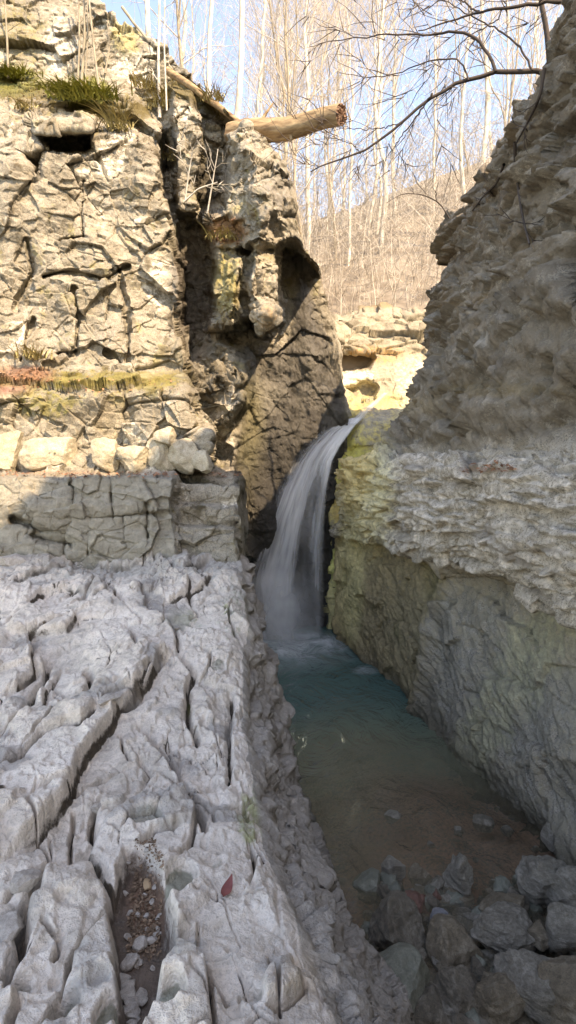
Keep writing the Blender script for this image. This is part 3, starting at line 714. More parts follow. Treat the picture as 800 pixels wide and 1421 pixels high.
    o = mesh_np('right_cliff', P, grid_faces(*P.shape[:2]), M['right'], attrs={'patch': A.reshape(-1, 4)})
    tag(o, 'shaded grey limestone cliff overhanging the pool', 'cliff', kind='structure')
build_right()

# ================================================================ stream bed
def bed_z(x, y):
    dep = .07+.08*sstep(3.4, 4.2, y)+.32*sstep(3.2, 5.0, y)*sstep(1.5, .1, x)+.42*sstep(5.1, 9.2, y)-.12*sstep(3.7, 2.8, y)-.25*sstep(1.7, 3., x)*sstep(6, 3.5, y)
    return WATER-dep
def build_bed():
    x = np.linspace(-1.5, 4.2, 330); y = np.concatenate([np.linspace(-2, 2.4, 50)[:-1], np.linspace(2.4, 7, 330)[:-1], np.linspace(7, 12, 60)])
    X, Y = np.meshgrid(x, y); Z = bed_z(X, Y); P = np.stack([X, Y, Z], -1)
    F1, F2, r, tl = vor(np.stack([X*4, Y*4, X*0], -1), 5); dome = np.maximum(.5-F1, 0)
    F1b, _, rb, _ = vor(np.stack([X*11, Y*11, X*0], -1), 6); domeb = np.maximum(.45-F1b, 0)
    P[..., 2] += .10*fbm(P*np.array([1, 1, 0])*1.5, 4, 3)+.12*dome*(r > .62)*r+.05*domeb*(rb > .4)+.02*fbm(P*6, 3, 4)
    A = patch_zero(P.shape[:2]); qx, qy = pxpy(P); n = fbm(P*2, 4, 7)
    patch(A, sstep(3.7, 4.3, Y)*.85*(.9+n), (.44, .25, .17)); patch(A, (r > .62)*sstep(.1, .3, dome)*.7, (.17, .155, .13))
    o = mesh_np('stream_bed', P, grid_faces(*P.shape[:2]), M['bed'], attrs={'patch': A.reshape(-1, 4)})
    tag(o, kind='structure')
build_bed()
# ================================================================ hillside, trees, undergrowth
M['bark_pale'] = simple_mat('pale_bark', (.26, .23, .19), (.72, .68, .60), .85, 5., (1, 1, .5), bump=.3)
M['bark_grey'] = simple_mat('grey_bark', (.20, .165, .12), (.38, .33, .25), .9, 7., (1, 1, .4), bump=.3)
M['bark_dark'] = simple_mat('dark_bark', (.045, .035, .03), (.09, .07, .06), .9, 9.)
M['twig'] = simple_mat('pale_twigs', (.36, .31, .26), (.60, .54, .47), .9, 3.)
M['brush'] = simple_mat('dry_brush', (.25, .215, .175), (.52, .475, .41), .9, 2., rnd=.5)
M['hill'] = simple_mat('leaf_litter_slope', (.15, .12, .09), (.33, .285, .23), .95, 1.1, bump=.5)
M['wood'] = simple_mat('peeling_log_bark', (.13, .075, .04), (.44, .32, .19), .85, 6., (.5, 2., 2.), bump=.9)
M['wood_end'] = simple_mat('sawn_log_end', (.14, .075, .05), (.30, .19, .13), .9, 22., bump=.6)

def hill_z(X, Y):
    X = np.asarray(X, float); Y = np.asarray(Y, float)
    c = 3.15+.50*(np.minimum(Y, 42)-13.6)+.12*np.maximum(42-Y, -60)*(Y > 42)
    c = c+np.where(X > 0, .36, .10)*X*np.clip((Y-13)/14, 0, 1)
    l = 6.9+.34*(np.minimum(Y, 42)-10)-.02*(X+3)
    t = sstep(-.2, -3.2, X+.10*(Y-13))
    z = c*(1-t)+np.maximum(l, c)*t
    z = np.where((Y < 13.6) & (t < .6), z-(13.6-Y)*2.5*(1-t), z)
    return z
def build_hill():
    x = np.sign(np.linspace(-1, 1, 260))*np.abs(np.linspace(-1, 1, 260))**1.7*90; y = 11.2+np.linspace(0, 1, 200)**1.8*110
    X, Y = np.meshgrid(x, y); Z = hill_z(X, Y); P = np.stack([X, Y, Z], -1)
    P[..., 2] += .25*fbm(P*.35, 4, 3)*np.clip((Y-13)/6, 0, 1)+.10*fbm(P*1.6, 3, 4)
    o = mesh_np('hillside', P, grid_faces(*P.shape[:2]), M['hill']); tag(o, kind='structure')
build_hill()

def grow(mb, p, d, L, r, lvl, rng, kids, spread, up=.35, bend=.25):
    n = 6 if lvl > 1 else 4
    pts = [np.array(p, float)]; d = np.array(d, float); d /= np.linalg.norm(d)
    for k in range(n-1):
        d = d+rng.normal(0, bend*.5, 3)+np.array([0, 0, up*.25]); d /= np.linalg.norm(d)
        pts.append(pts[-1]+d*L/(n-1))
    mb.tube(pts, np.linspace(r, r*.3, n), 4 if lvl > 2 else 3)
    if lvl <= 1: return
    P = np.array(pts)
    for k in range(kids):
        t = rng.uniform(.25, 1); i = min(int(t*(n-1)), n-2); f = t*(n-1)-i
        q = P[i]*(1-f)+P[i+1]*f; dd = (P[i+1]-P[i]); dd /= np.linalg.norm(dd)
        s = rng.normal(0, 1, 3); s -= dd*(s@dd); s /= np.linalg.norm(s)
        grow(mb, q, dd*math.cos(spread)+s*math.sin(spread), L*rng.uniform(.35, .62), max(r*(1-.6*t)*.6, .006), lvl-1, rng, kids, spread, up, bend)

def make_tree(name, seed, h, r, lean=(0, 0), nb=15, start=.35, kids=4, trunk_mat='bark_pale', twig_mat='twig', loc=(0, 0, 0), blen=.26, steep=.75, fork=0, lvl=3):
    rng = np.random.RandomState(seed); root = empty(name, loc)
    T, C = MB(), MB(); n = 16
    def stem(p0, h, r0, r1, lean, wob):
        t = np.linspace(0, 1, n); w = np.cumsum(rng.normal(0, wob, (n, 2)), 0); w -= w[0]
        return np.stack([p0[0]+lean[0]*t**1.3*h+w[:, 0], p0[1]+lean[1]*t*h+w[:, 1], p0[2]+t*h], -1), r0+(r1-r0)*t**.8
    stems = [stem((0, 0, -.5), h+.5, r, r*.16, lean, .024*h/4)]
    for k in range(fork):
        P, rr = stems[0]; i = rng.randint(4, 8)
        a = rng.uniform(0, 6.28); stems.append(stem(P[i], h*(1-i/n)*.9, rr[i]*.75, r*.12, (math.cos(a)*.22, math.sin(a)*.22), .02*h/4))
    for P, rr in stems:
        rr = rr.copy(); T.tube(P, rr, 7)
        m = nb if P is stems[0][0] else nb//2
        for k in range(m):
            t = start+(1-start)*(k+rng.uniform(0, 1))/m if P is stems[0][0] else .2+.8*(k+.5)/m
            i = min(int(t*(n-1)), n-2); f = t*(n-1)-i; q = P[i]*(1-f)+P[i+1]*f
            a = rng.uniform(0, 6.28); L = h*blen*(1.15-t)*rng.uniform(.7, 1.3)+h*.05
            grow(C, q, (math.cos(a)*(1-steep*.5), math.sin(a)*(1-steep*.5), steep), L, max(rr[i]*.45, .012), lvl, rng, kids, R(38))
    T.build('trunk', M[trunk_mat], root); C.build('crown_twigs', M[twig_mat], root)
    return root

def at_hill(px, D):
    x = (px-400)/F*D; return (x, D, float(hill_z(x, D))-.1)
protos = [make_tree('bare_tree', 11+k, [17, 20, 15, 18, 21][k], [.085, .12, .075, .10, .13][k], [(.02, 0), (-.03, .01), (.04, 0), (0, 0), (.02, .02)][k], [24, 26, 20, 26, 24][k],
                    [.30, .42, .25, .38, .45][k], 4, ['bark_pale', 'bark_pale', 'bark_grey', 'bark_pale', 'bark_pale'][k], 'twig', fork=[1, 0, 2, 1, 0][k]) for k in range(5)]
first = [True]*5
def put_tree(k, px, D, s, rz, label, group=None):
    if first[k]: o = protos[k]; first[k] = False
    else: o = copy_tree(protos[k])
    o.location = at_hill(px, D); o.scale = (s, s, s); o.rotation_euler = (0, 0, rz)
    tag(o, label, 'tree', group); return o
NAMED = [
 (1, 527, 22, .95, .4, 'tall straight white-barked bare tree in the middle of the sunlit hillside gap'),
 (4, 665, 24, 1.0, 1.9, 'thick pale trunk high on the hillside just left of the shaded cliff brow'),
 (0, 478, 21, .85, 2.2, 'slim white tree just right of the end of the protruding log'),
 (2, 428, 17, .9, 3.3, 'many-forked pale tree rising behind the end of the protruding log'),
 (3, 548, 28, 1., 5.0, 'thin pale tree close to the right of the tall straight white tree'),
 (2, 385, 19, 1.05, 1.0, 'forked bare tree above the bark of the protruding log'),
 (0, 600, 26, .9, .2, 'thin bare tree standing over the brightest brush of the hillside'),
 (3, 455, 30, 1., 4.0, 'distant thin trunk seen left of the slim white tree by the log end'),
]
for a in NAMED: put_tree(*a)
rng = np.random.RandomState(5)
for k in range(24):
    D = 18+28*rng.uniform(0, 1)**.8; px = rng.uniform(395, 740)
    put_tree(rng.randint(0, 5), px, D, rng.uniform(.65, 1.0), rng.uniform(0, 6.28), 'slender bare tree among the crowded pale trunks of the far hillside', 'bare trees crowding the hillside')
# behind the top of the left cliff
CL = [(1, 322, 13.5, .72, .5, 'white leaning birch-like trunk rising behind the log tail on the cliff edge', (.09, 0)),
      (0, 279, 13.0, .85, 2.6, 'upright pale trunk left of the leaning white trunk on the cliff edge', (0, 0)),
      (4, 196, 12.2, .60, 1.2, 'two-tone grey trunk behind the topmost boulder of the left cliff', (0, 0)),
      (2, 258, 16, .8, 4.4, 'thin forked tree between the grey trunk and the upright pale trunk', (0, 0)),
      (3, 350, 18, .8, 3.9, 'bare tree behind the gap between leaning white trunk and log', (0, 0))]
for k, px, D, s, rz, lab, ln in CL:
    o = put_tree(k, px, D, s, rz, lab); o.location.z = (EYE-190)/F*D-.9; o.rotation_euler = (0, ln[0], rz) if not ln[0] else (0, .085, 0)
for k in range(9):
    D = 17+14*rng.uniform(0, 1); px = rng.uniform(215, 400)
    o = put_tree(rng.randint(0, 5), px, D, rng.uniform(.55, .9), rng.uniform(0, 6.28), 'slim bare tree in the thicket behind the left cliff top', 'bare trees behind the left cliff')

def build_brush():
    rng = np.random.RandomState(9); mb = MB()
    for k in range(1300):
        D = 14.2+24*rng.uniform(0, 1)**1.3; px = rng.uniform(330, 780) if k % 5 else rng.uniform(200, 420)
        x, y, z = at_hill(px, D); h = rng.uniform(.8, 4.2)*(.6+D/40)
        a = rng.uniform(0, 6.28); l = rng.uniform(-.3, .9); r = rng.uniform(.005, .011)*(D/14)**.6
        t = np.linspace(0, 1, 5)[:, None]
        P = np.array([x, y, z])+t*np.array([0, 0, h])+t**2*np.array([math.cos(a), math.sin(a), 0])*l*h+rng.normal(0, .03*h, (5, 3))*t
        mb.tube(P, np.linspace(r, r*.4, 5), 3)
        for q in range(rng.randint(5, 10)):
            i = rng.randint(1, 5); b = rng.uniform(0, 6.28); L = h*rng.uniform(.2, .5)
            d = np.array([math.cos(b)*.8, math.sin(b)*.8, rng.uniform(.1, .9)])*L
            mb.tube([P[i], P[i]+d*.5+rng.normal(0, .04, 3), P[i]+d], [r*.6, r*.5, r*.3], 3)
    o = mb.build('undergrowth', M['brush']); tag(o, 'dry leafless brush covering the hillside between the trees', 'undergrowth', kind='stuff')
build_brush()

# ================================================================ rays onto what is built already
bpy.context.view_layer.update()
from mathutils import Vector
from mathutils.bvhtree import BVHTree
def tree_of(name):
    me = bpy.data.objects[name].data; n = len(me.vertices); V = np.empty(n*3, np.float32); me.vertices.foreach_get('co', V)
    k = len(me.polygons); Fq = np.empty(len(me.loops), np.int32); me.loops.foreach_get('vertex_index', Fq)
    return V.reshape(-1, 3), Fq.reshape(-1, 4)
_cache = {}
def hit_px(name, px, py):
    """the point of a built sheet seen along a ray, for standing small things on it"""
    if name not in _cache:
        V, Fq = tree_of(name); qx, qy = pxpy(V); _cache[name] = (V, qx, qy)
    V, qx, qy = _cache[name]
    m = (np.abs(qx-px) < 4) & (np.abs(qy-py) < 4) & (V[:, 1] > 0)
    if not m.any(): m = (np.abs(qx-px) < 14) & (np.abs(qy-py) < 14) & (V[:, 1] > 0)
    W_ = V[m]; return W_[np.argmin(W_[:, 1])].astype(float)

# ================================================================ log on the cliff edge
def build_log():
    a = np.array(W(322, 186, 9.5)); b = np.array(W(474, 160, 8.3)); root = empty('fallen_log', a)
    n, s = 60, 40; t = np.linspace(0, 1, n); ang = np.linspace(0, 2*math.pi, s, endpoint=False)
    d = (b-a)/np.linalg.norm(b-a); u = np.cross(d, [0, 0, 1]); u /= np.linalg.norm(u); v = np.cross(u, d)
    Pc = a+(b-a)*t[:, None]+np.array([0, 0, -.05])*np.sin(t*math.pi)[:, None]+np.array([0, 0, .02])*np.sin(t*9)[:, None]
    rad = .175-.015*t[:, None]+0*ang[None]
    q = np.stack([np.cos(ang)[None]+0*t[:, None], np.sin(ang)[None]+0*t[:, None], t[:, None]*3+0*ang[None]], -1)
    rad = rad*(1.08-.12*t[:, None])*(1+.17*fbm(q*np.array([1.6, 1.6, .8]), 4, 3)+.09*fbm(q*np.array([4, 4, 1.6]), 4, 4)+.06*np.floor(2*fbm(q*np.array([1.2, 1.2, .9])+5, 3, 6)))
    Q3 = np.array([d, u, v])                       # rows: the local axes in the world
    P = Pc[:, None]+rad[..., None]*(np.cos(ang)[None, :, None]*u+np.sin(ang)[None, :, None]*v)-a
    i = np.arange(n-1)[:, None]*s; j = np.arange(s)[None]; k = (j+1) % s
    mesh_np('bark', P@Q3.T, np.stack([i+j, i+k, i+s+k, i+s+j], -1).reshape(-1, 4), M['wood'], root)
    # the broken end: concentric rings with splinters
    rings = np.linspace(1, .02, 9); rngl = np.random.RandomState(2)
    E = np.stack([(Pc[-1]-a)+(P[-1]-(Pc[-1]-a))*f+d*(rngl.uniform(-.03, .035, s)[:, None]*(f < .99)) for f in rings])
    i = np.arange(8)[:, None]*s
    mesh_np('broken_end', E@Q3.T, np.stack([i+j, i+k, i+s+k, i+s+j], -1).reshape(-1, 4), M['wood_end'], root, smooth=False)
    for m, (tt, an, L) in enumerate([(.28, 1.4, .30), (.6, 4.4, .10), (.85, .6, .07)]):
        mb = MB(); c = Pc[int(tt*(n-1))]-a; o = math.cos(an)*u+math.sin(an)*v
        mb.tube([Q3@w_ for w_ in (c+o*.12, c+o*(.17+L*.4)+d*.05, c+o*(.17+L)+d*.16*L/.3)], [.035, .025, .01], 6, True); mb.build('branch_stub', M['wood'], root)
    from mathutils import Matrix
    root.rotation_euler = Matrix(Q3.T.tolist()).to_euler()
    tag(root, 'broken brown log jutting out from the left cliff edge against the sky', 'log')
build_log()
def slender(name, pts, r0, r1, mat, label, cat, group=None, twigs=0, seed=0, tl=.3, part='trunk'):
    """a sapling or a pole standing at pts[0]; pts are world points"""
    rng = np.random.RandomState(seed); P = np.array(pts, float); root = empty(name, P[0])
    t = np.linspace(0, len(P)-1, 14); Q = np.stack([np.interp(t, np.arange(len(P)), P[:, c]) for c in range(3)], -1); Q[1:-1] = (Q[:-2]+Q[1:-1]*2+Q[2:])/4
    Q = Q+np.cumsum(rng.normal(0, r0*.12, Q.shape), 0)*np.linspace(0, 1, 14)[:, None]-P[0]
    mb = MB(); mb.tube(Q, np.linspace(r0, r1, 14), 6); mb.build(part, M[mat], root)
    if twigs:
        tw = MB()
        for k in range(twigs):
            i = rng.randint(4, 13); d = Q[i]-Q[i-1]; d /= np.linalg.norm(d); s = rng.normal(0, 1, 3); s -= d*(s@d); s /= np.linalg.norm(s)
            grow(tw, Q[i], d*.7+s*.7, tl*rng.uniform(.5, 1.2), max(r1*.8, .004), 2, rng, 3, R(35))
        tw.build('crown_twigs', M[mat], root)  # side twigs along the stem, a separate mesh
    return tag(root, label, cat, group)
def on_left(px, py): return hit_px('left_cliff', px, py)
# saplings on the upper shelf
SP = [([(108,118),(110,60),(106,-60)], .022, 'leftmost grey sapling of the clump on the upper mossy shelf'), ([(113,116),(118,50),(114,-70)], .026, 'thickest straight sapling in the middle of the clump on the upper shelf'),
      ([(118,116),(122,60),(122,-50)], .016, 'thinnest sapling beside the thickest one on the upper shelf'), ([(138,120),(130,60),(118,-60)], .024, 'sapling leaning left at the right end of the clump on the upper shelf'),
      ([(222,160),(220,80),(222,-80)], .034, 'pale slim trunk standing at the edge where the left cliff steps down'), ([(12,104),(10,40),(4,-60)], .022, 'dark slim sapling near the corner above the mossy shelf'),
      ([(232,150),(228,60),(229,-60)], .018, 'thin stem close behind the pale slim trunk at the cliff edge'), ([(146,98),(152,70),(150,30)], .016, 'short stick resting against the pale block on the upper shelf')]
for k, (pp, r, lab) in enumerate(SP):
    b = on_left(*pp[0]); D = b[1]-.05
    slender('sapling', [W(pp[0][0], pp[0][1]+4, D)]+[W(x, y, D+.05) for x, y in pp[1:]], r, r*.55, 'bark_grey' if k not in (4, 6) else 'bark_pale', lab, 'sapling', 'saplings on the left cliff', twigs=3, seed=k)
# pale dead twigs in the recess
for k, (pp, lab) in enumerate([([(257,280),(262,240),(268,205)], 'upright pale dead branch at the left of the dark recess'), ([(288,296),(296,250),(303,205)], 'upright grey dead branch at the right of the dark recess'),
                                ([(256,280),(275,262),(302,252)], 'low spreading dead branch across the dark recess')]):
    b = on_left(*pp[0]); D = b[1]-.12
    slender('dead_branch', [W(x, y, D-.1*i) for i, (x, y) in enumerate(pp)], .016, .006, 'bark_pale', lab, 'branch', 'dead branches in the recess', twigs=4, seed=40+k, tl=.35)
slender('leaning_pole', [W(170,10,10.6), W(185,32,10.5), W(206,58,10.3)], .032, .024, 'bark_grey', 'grey pole lying slantwise behind the topmost boulder', 'branch')
slender('root_edge', [W(232,98,10.0), W(262,118,9.8), W(298,146,9.6), W(332,172,9.4)], .07, .05, 'wood', 'long brown root following the sloping cliff edge down to the log', 'root')

# ---- grass, fern, leaves
M['grass'] = simple_mat('dry_grass', (.20, .16, .06), (.36, .30, .14), .8, 5., rnd=.4)
M['fern'] = simple_mat('green_fern', (.10, .11, .02), (.27, .27, .06), .7, 9., rnd=.3)
M['leaf'] = simple_mat('fallen_leaves', (.17, .075, .04), (.33, .17, .10), .8, 6., rnd=.5)
M['redleaf'] = simple_mat('red_leaf', (.16, .045, .04), (.26, .08, .07), .6, 20.)
def tuft(px, py, n, h, label, mat='grass', name='grass_tuft', droop=.6, w=.012, spread=.12):
    rng = np.random.RandomState(int(px*7+py)); b = on_left(px, py); root_mb = MB()
    for k in range(n):
        a = rng.uniform(0, 6.28); L = h*rng.uniform(.5, 1.1); o = np.array([rng.normal(0, spread), -.03-abs(rng.normal(0, .05)), rng.normal(0, .02)])
        d = np.array([math.cos(a)*.5, math.sin(a)*.5-.15, 1.]); d /= np.linalg.norm(d); t = np.linspace(0, 1, 5)[:, None]
        P = o+t*d*L+t**2.2*np.array([math.cos(a), math.sin(a)-.2, -1.1])*L*droop*rng.uniform(.3, 1)
        sd = np.array([-math.sin(a), math.cos(a), .2])*w*rng.uniform(.6, 1.2); tp = (1-t**1.5)
        V = np.stack([P-sd*tp, P+sd*tp], 1).reshape(-1, 3); root_mb.add(V, [[2*i, 2*i+1, 2*i+3, 2*i+2] for i in range(4)])
    o = root_mb.build(name, M[mat]); o.location = b; tag(o, label, {'grass_tuft': 'grass', 'fern_clump': 'fern'}[name]); return o
tuft(118, 140, 300, .40, 'bright green fern clump hanging on the upper shelf of the left cliff', 'fern', 'fern_clump', .9, .016, .24)
tuft(90, 128, 240, .20, 'small dull green fern left of the bright fern clump', 'fern', 'fern_clump', .9, .014, .15)
tuft(18, 112, 260, .22, 'olive green growth at the far left end of the upper shelf', 'fern', 'fern_clump', .9, .014, .16)
for px, py, n, h, lab in [(170,180,90,.55,'tall dry grass tuft below the green fern on the left cliff'), (225,150,110,.5,'dry grass tuft at the foot of the pale slim trunk'), (45,150,50,.22,'short dry grass above the square hollow'),
                          (240,225,60,.3,'dry grass hanging at the head of the dark recess'), (310,330,70,.28,'dry grass tuft on the leafy ledge above the hanging nose'), (52,500,70,.32,'dark spiky tuft growing on the wall above the moss shelf'),
                          (300,140,80,.35,'dry grass along the sloping edge above the log'), (200,125,70,.35,'dry grass below the topmost boulder')]:
    tuft(px, py, n, h, lab)
def litter(name, spots, n, label, seed, size=(.03, .06), on='left_cliff'):
    rng = np.random.RandomState(seed); mb = MB()
    for px, py, rx, ry, k in spots:
        for q in range(k):
            p = hit_px(on, px+rng.uniform(-rx, rx), py+rng.uniform(-ry, ry)); p = p+np.array([0, -.02, .015])
            a = rng.uniform(0, 6.28); up = np.array([rng.normal(0, .35), -.3+rng.normal(0, .35), 1]); up /= np.linalg.norm(up)
            d = np.cross(up, [math.cos(a), math.sin(a), 0]); d /= np.linalg.norm(d); l = rng.uniform(*size)
            mb.leaf(p, d, up, l, l*.6)
    o = mb.build(name, M['leaf'], smooth=False); tag(o, label, 'leaves', kind='stuff')
litter('leaf_litter', [(170,656,170,3,210), (30,525,45,10,110), (130,532,110,8,90), (312,322,24,14,110), (70,125,60,14,90), (240,190,60,30,60)], 0, 'reddish dead leaves strewn on the shelves of the left cliff', 3)
litter('dry_leaves', [(675,650,36,4,70)], 0, 'dead leaves caught on the bedding shelf of the right cliff', 4, (.03, .055), 'right_cliff')

# ================================================================ stones
def stone_mesh(seed, dims, facet=.30, rough=.05, sub=34, bed=0., round_=.6):
    """a block between box and ball, cut by random planes, then roughened"""
    n = sub; g = np.linspace(-1, 1, n); faces = []
    u, v = np.meshgrid(g, g); V = []
    for ax in range(3):
        for s in (-1, 1):
            A = np.empty((n, n, 3)); A[..., ax] = s; A[..., (ax+1) % 3] = u*s; A[..., (ax+2) % 3] = v; V.append(A)
    V = np.array(V); S = V/np.linalg.norm(V, axis=-1, keepdims=True); P = V*(1-round_)*.75+S*round_
    rng = np.random.RandomState(seed)
    for k in range(11):
        nn = rng.normal(size=3); nn /= np.linalg.norm(nn); h = rng.uniform(.50, .80); d = P@nn-h; P = P-np.maximum(d, 0)[..., None]*nn*.93
    Pd = P*np.array(dims)/2; m = max(dims)
    d = rough*m*fbm(Pd*2.2/m+seed, 4, seed)+rough*.5*m*fbm(Pd*7/m+seed, 3, seed+3)
    if bed: d = d+bed*m*(fbm(np.stack([Pd[..., 0]*2/m, Pd[..., 1]*2/m, Pd[..., 2]*14/m], -1)+seed, 3, seed+9))
    Pd = Pd+S*d[..., None]
    F0 = grid_faces(n, n); return Pd.reshape(-1, 3), np.concatenate([F0+k*n*n for k in range(6)])
def stone(name, label, cat, loc, dims, rot, mat, seed, group=None, **k):
    V, Fq = stone_mesh(seed, dims, **k); o = mesh_np(name, V, Fq, mat)
    o.location = loc; o.rotation_euler = rot; return tag(o, label, cat, group)
M['wet'] = rock_mat('wet_dark_stone', [(.07, .058, .043), (.24, .20, .15), (.55, .48, .39)], 2.2, .42, .9, patch=False, wet=.6)
M['wet_green'] = rock_mat('wet_green_stone', [(.10, .10, .075), (.22, .22, .17), (.40, .39, .32)], 2., .45, .6, patch=False, wet=.5, speck=.15)
M['grey_b'] = rock_mat('streaked_grey_stone', [(.13, .11, .08), (.42, .37, .30), (.80, .73, .63)], 2.4, .5, 1., patch=False, wet=.4, stretch=(1, 1, 2.2))
M['brown_b'] = rock_mat('brown_stone', [(.10, .077, .052), (.29, .23, .16), (.56, .47, .36)], 2., .5, .9, patch=False, wet=.4)
M['red_b'] = rock_mat('rusty_stone', [(.10, .05, .035), (.22, .11, .08), (.32, .19, .14)], 4., .55, .5, patch=False, wet=.4)
M['blue_b'] = rock_mat('bluish_stone', [(.13, .135, .145), (.27, .27, .285), (.48, .47, .47)], 5., .65, .6, patch=False, wet=.4)
M['pale_s'] = rock_mat('pale_pebble', [(.22, .19, .165), (.40, .355, .31), (.56, .50, .44)], 6., .8, .3, patch=False)
M['slab_s'] = rock_mat('cream_slab', [(.22, .185, .125), (.42, .365, .27), (.55, .49, .385)], 1.2, .88, .5, patch=False, speck=.3)
# boulders at the outlet of the pool: px, py of the middle, width and height in the photograph, height above the bed, how deep, turn, material
BO = [
 (548,1208,34,52,'grey_b',.12,'upright egg-shaped grey boulder standing at the edge of the shallow water',(.1,0,.3),.0),
 (582,1216,44,30,'brown_b',.0,'low wedge-shaped stone between the egg-shaped boulder and the large streaked boulder',(0,.2,.5),.0),
 (640,1222,54,82,'grey_b',.12,'large pale streaked boulder at the middle of the waterline',(.2,.1,.2),.04),
 (512,1226,52,30,'wet_green',.02,'low wet dark stone left of the egg-shaped boulder',(0,0,.2),.0),
 (548,1296,96,92,'wet',.1,'big dark rock with a hollow beside it under the ledge foot',(.1,.2,.4),.03),
 (508,1292,26,34,'wet_green',-.04,'small stone set in the dark hollow beside the ledge',(0,0,0),.0),
 (548,1378,118,120,'wet_green',.15,'large smooth greenish slab against the foot of the ledge',(.2,-.1,.2),.0),
 (578,1262,62,46,'red_b',-.04,'rusty red stone behind the bluish stone',(0,.1,.2),.02),
 (612,1282,46,46,'blue_b',.06,'bluish grey stone beside the rusty red one',(.1,.1,.7),.03),
 (626,1322,96,74,'brown_b',.08,'flat-topped brown boulder in front of the bluish stone',(0,.05,.3),.0),
 (638,1392,80,84,'wet',.02,'dark broken rock low in the foreground beside the brown boulder',(.3,.1,.2),.03),
 (700,1268,86,66,'brown_b',.04,'rounded brown rock beside the red shallow',(.1,.2,.6),.02),
 (714,1312,110,70,'grey_b',.10,'long grey rock lying across the middle of the boulder pile',(0,.25,.5),.05),
 (742,1368,130,80,'grey_b',.16,'ribbed grey slab tilted down at the bottom of the pile',(.1,.35,.4),.06),
 (696,1388,84,100,'brown_b',.10,'pitted dark rock with worn edges at the bottom of the pile',(.3,0,.2),.03),
 (788,1160,64,78,'grey_b',.24,'pale rough boulder at the corner where water meets the right cliff',(.1,0,.3),.03),
 (764,1228,90,86,'grey_b',.22,'ribbed silver boulder leaning below the pale rough boulder',(.2,.5,.3),.07),
 (796,1232,80,90,'grey_b',.30,'shiny striped boulder at the foot of the right cliff',(.2,.4,.1),.07),
 (788,1296,70,72,'grey_b',.24,'boulder with a round dark hollow in its side',(.1,.1,.2),.03),
 (800,1392,110,110,'brown_b',.22,'big brown boulder cut off at the bottom corner of the pile',(.1,.2,.2),.03),
 (666,1352,40,44,'wet',.02,'small dark stone wedged between brown boulder and pitted rock',(0,.2,.9),.02),
 (748,1300,46,40,'brown_b',.16,'knobbly brown stone left of the boulder with the round hollow',(0,.3,.3),.02),
 (596,1408,90,60,'wet',.02,'dark rock at the very bottom between green slab and broken rock',(.1,.1,.2),.03),
 (680,1240,30,22,'brown_b',-.02,'small brown stone just right of the large streaked boulder',(0,0,.4),.0),
 (606,1246,26,22,'red_b',.0,'little rusty stone tucked behind the rusty red stone',(0,0,.8),.0),
]
for k, (px, py, wp, hp, mt, up, lab, rot, bed) in enumerate(BO):
    D = (-WATER-up*.6)*F/(py-EYE); w_ = wp*D/F*1.04; h_ = hp*D/F*1.0
    p = W(px, py, D); dm = (w_, max(w_*.8, h_*.7), h_*.95)
    stone('boulder', lab, 'boulder', (p[0], p[1]+dm[1]*.15, p[2]-.02), dm, (rot[0]*.5, rot[1]*.5, rot[2]), M[mt], 500+k*7, 'boulders at the pool outlet', rough=.08, bed=bed+.01, round_=.72)
rng = np.random.RandomState(77)
for k in range(220):
    px, py = rng.uniform(500, 830), rng.uniform(1225, 1440)
    if px < 480+(py-1235)*.42+15: continue
    D = 3.22*F/(py-EYE); s = rng.uniform(.05, .22); p = W(px, py, D)
    stone('cobble', 'small wet cobble filling gaps between the boulders', 'cobble', (p[0], p[1]+.06, p[2]-.03), (s*1.3, s, s*.8), tuple(rng.uniform(-1, 1, 3)), M[['wet', 'brown_b', 'grey_b', 'wet_green'][k % 4]], 900+k, 'cobbles between the boulders', sub=16, rough=.08, round_=.75)
for k, (px, py, wp) in enumerate([(672,1140,30),(636,1150,14),(705,1150,18),(744,1175,12),(690,1120,9),(600,1170,12),(660,1190,10),(720,1205,10),(760,1140,8),(545,1130,24)]):
    z = float(bed_z((px-400)/F*5, 3.1*F/(py-EYE))); D = (-WATER-.0)*F/(py-EYE); s = wp*D/F; p = W(px, py, D)
    stone('shallow_stone', ['dark stone breaking the surface of the red shallow', 'small pale stone just left of the dark stone in the red shallow', 'small stone right of the dark stone in the red shallow', 'light pebble near the far edge of the red shallow', 'pebble above the dark stone in the red shallow',
          'pebble in the brown shallow over the bluish stone', 'pale pebble behind the large streaked boulder', 'pale pebble in the near corner of the red shallow', 'pebble close to the foot of the right cliff', 'grey stone under the murky middle water'][k], 'stone',
          (p[0], p[1], WATER-.02), (s*1.2, s, s*.8), tuple(rng.uniform(-.5, .5, 3)), M[['wet', 'grey_b'][k % 2]], 700+k, 'stones in the shallow', sub=12)
# leaning slabs at the foot of the left cliff
for k, (px, py, wp, hp, ry, lab) in enumerate([(188,636,50,46,.10,'broad leaning slab with a pointed top at the foot of the left cliff'), (222,632,32,52,-.35,'narrow slab leaning left against the broad pointed slab'), (255,630,38,54,.2,'tall triangular slab nearest the dark gap'),
      (147,632,30,48,-.15,'upright block left of the broad pointed slab'), (72,632,76,50,.03,'wide flat-faced block with a spot of green moss'), (232,606,30,30,.3,'rounded block resting above the narrow slab'), (12,625,40,60,.1,'shadowed block at the left end of the broken band'), (282,640,26,40,-.2,'small slab at the edge of the ledge tip')]):
    D = 7.42; p = W(px, py, D); d = (wp*D/F*1.25, .42, hp*D/F*1.2)
    stone('leaning_slab', lab, 'rock slab', p, d, (-.18, ry, .15*(-1)**k), M['slab_s'], 300+k, 'rock slabs at the foot of the left cliff', rough=.07, round_=.42)
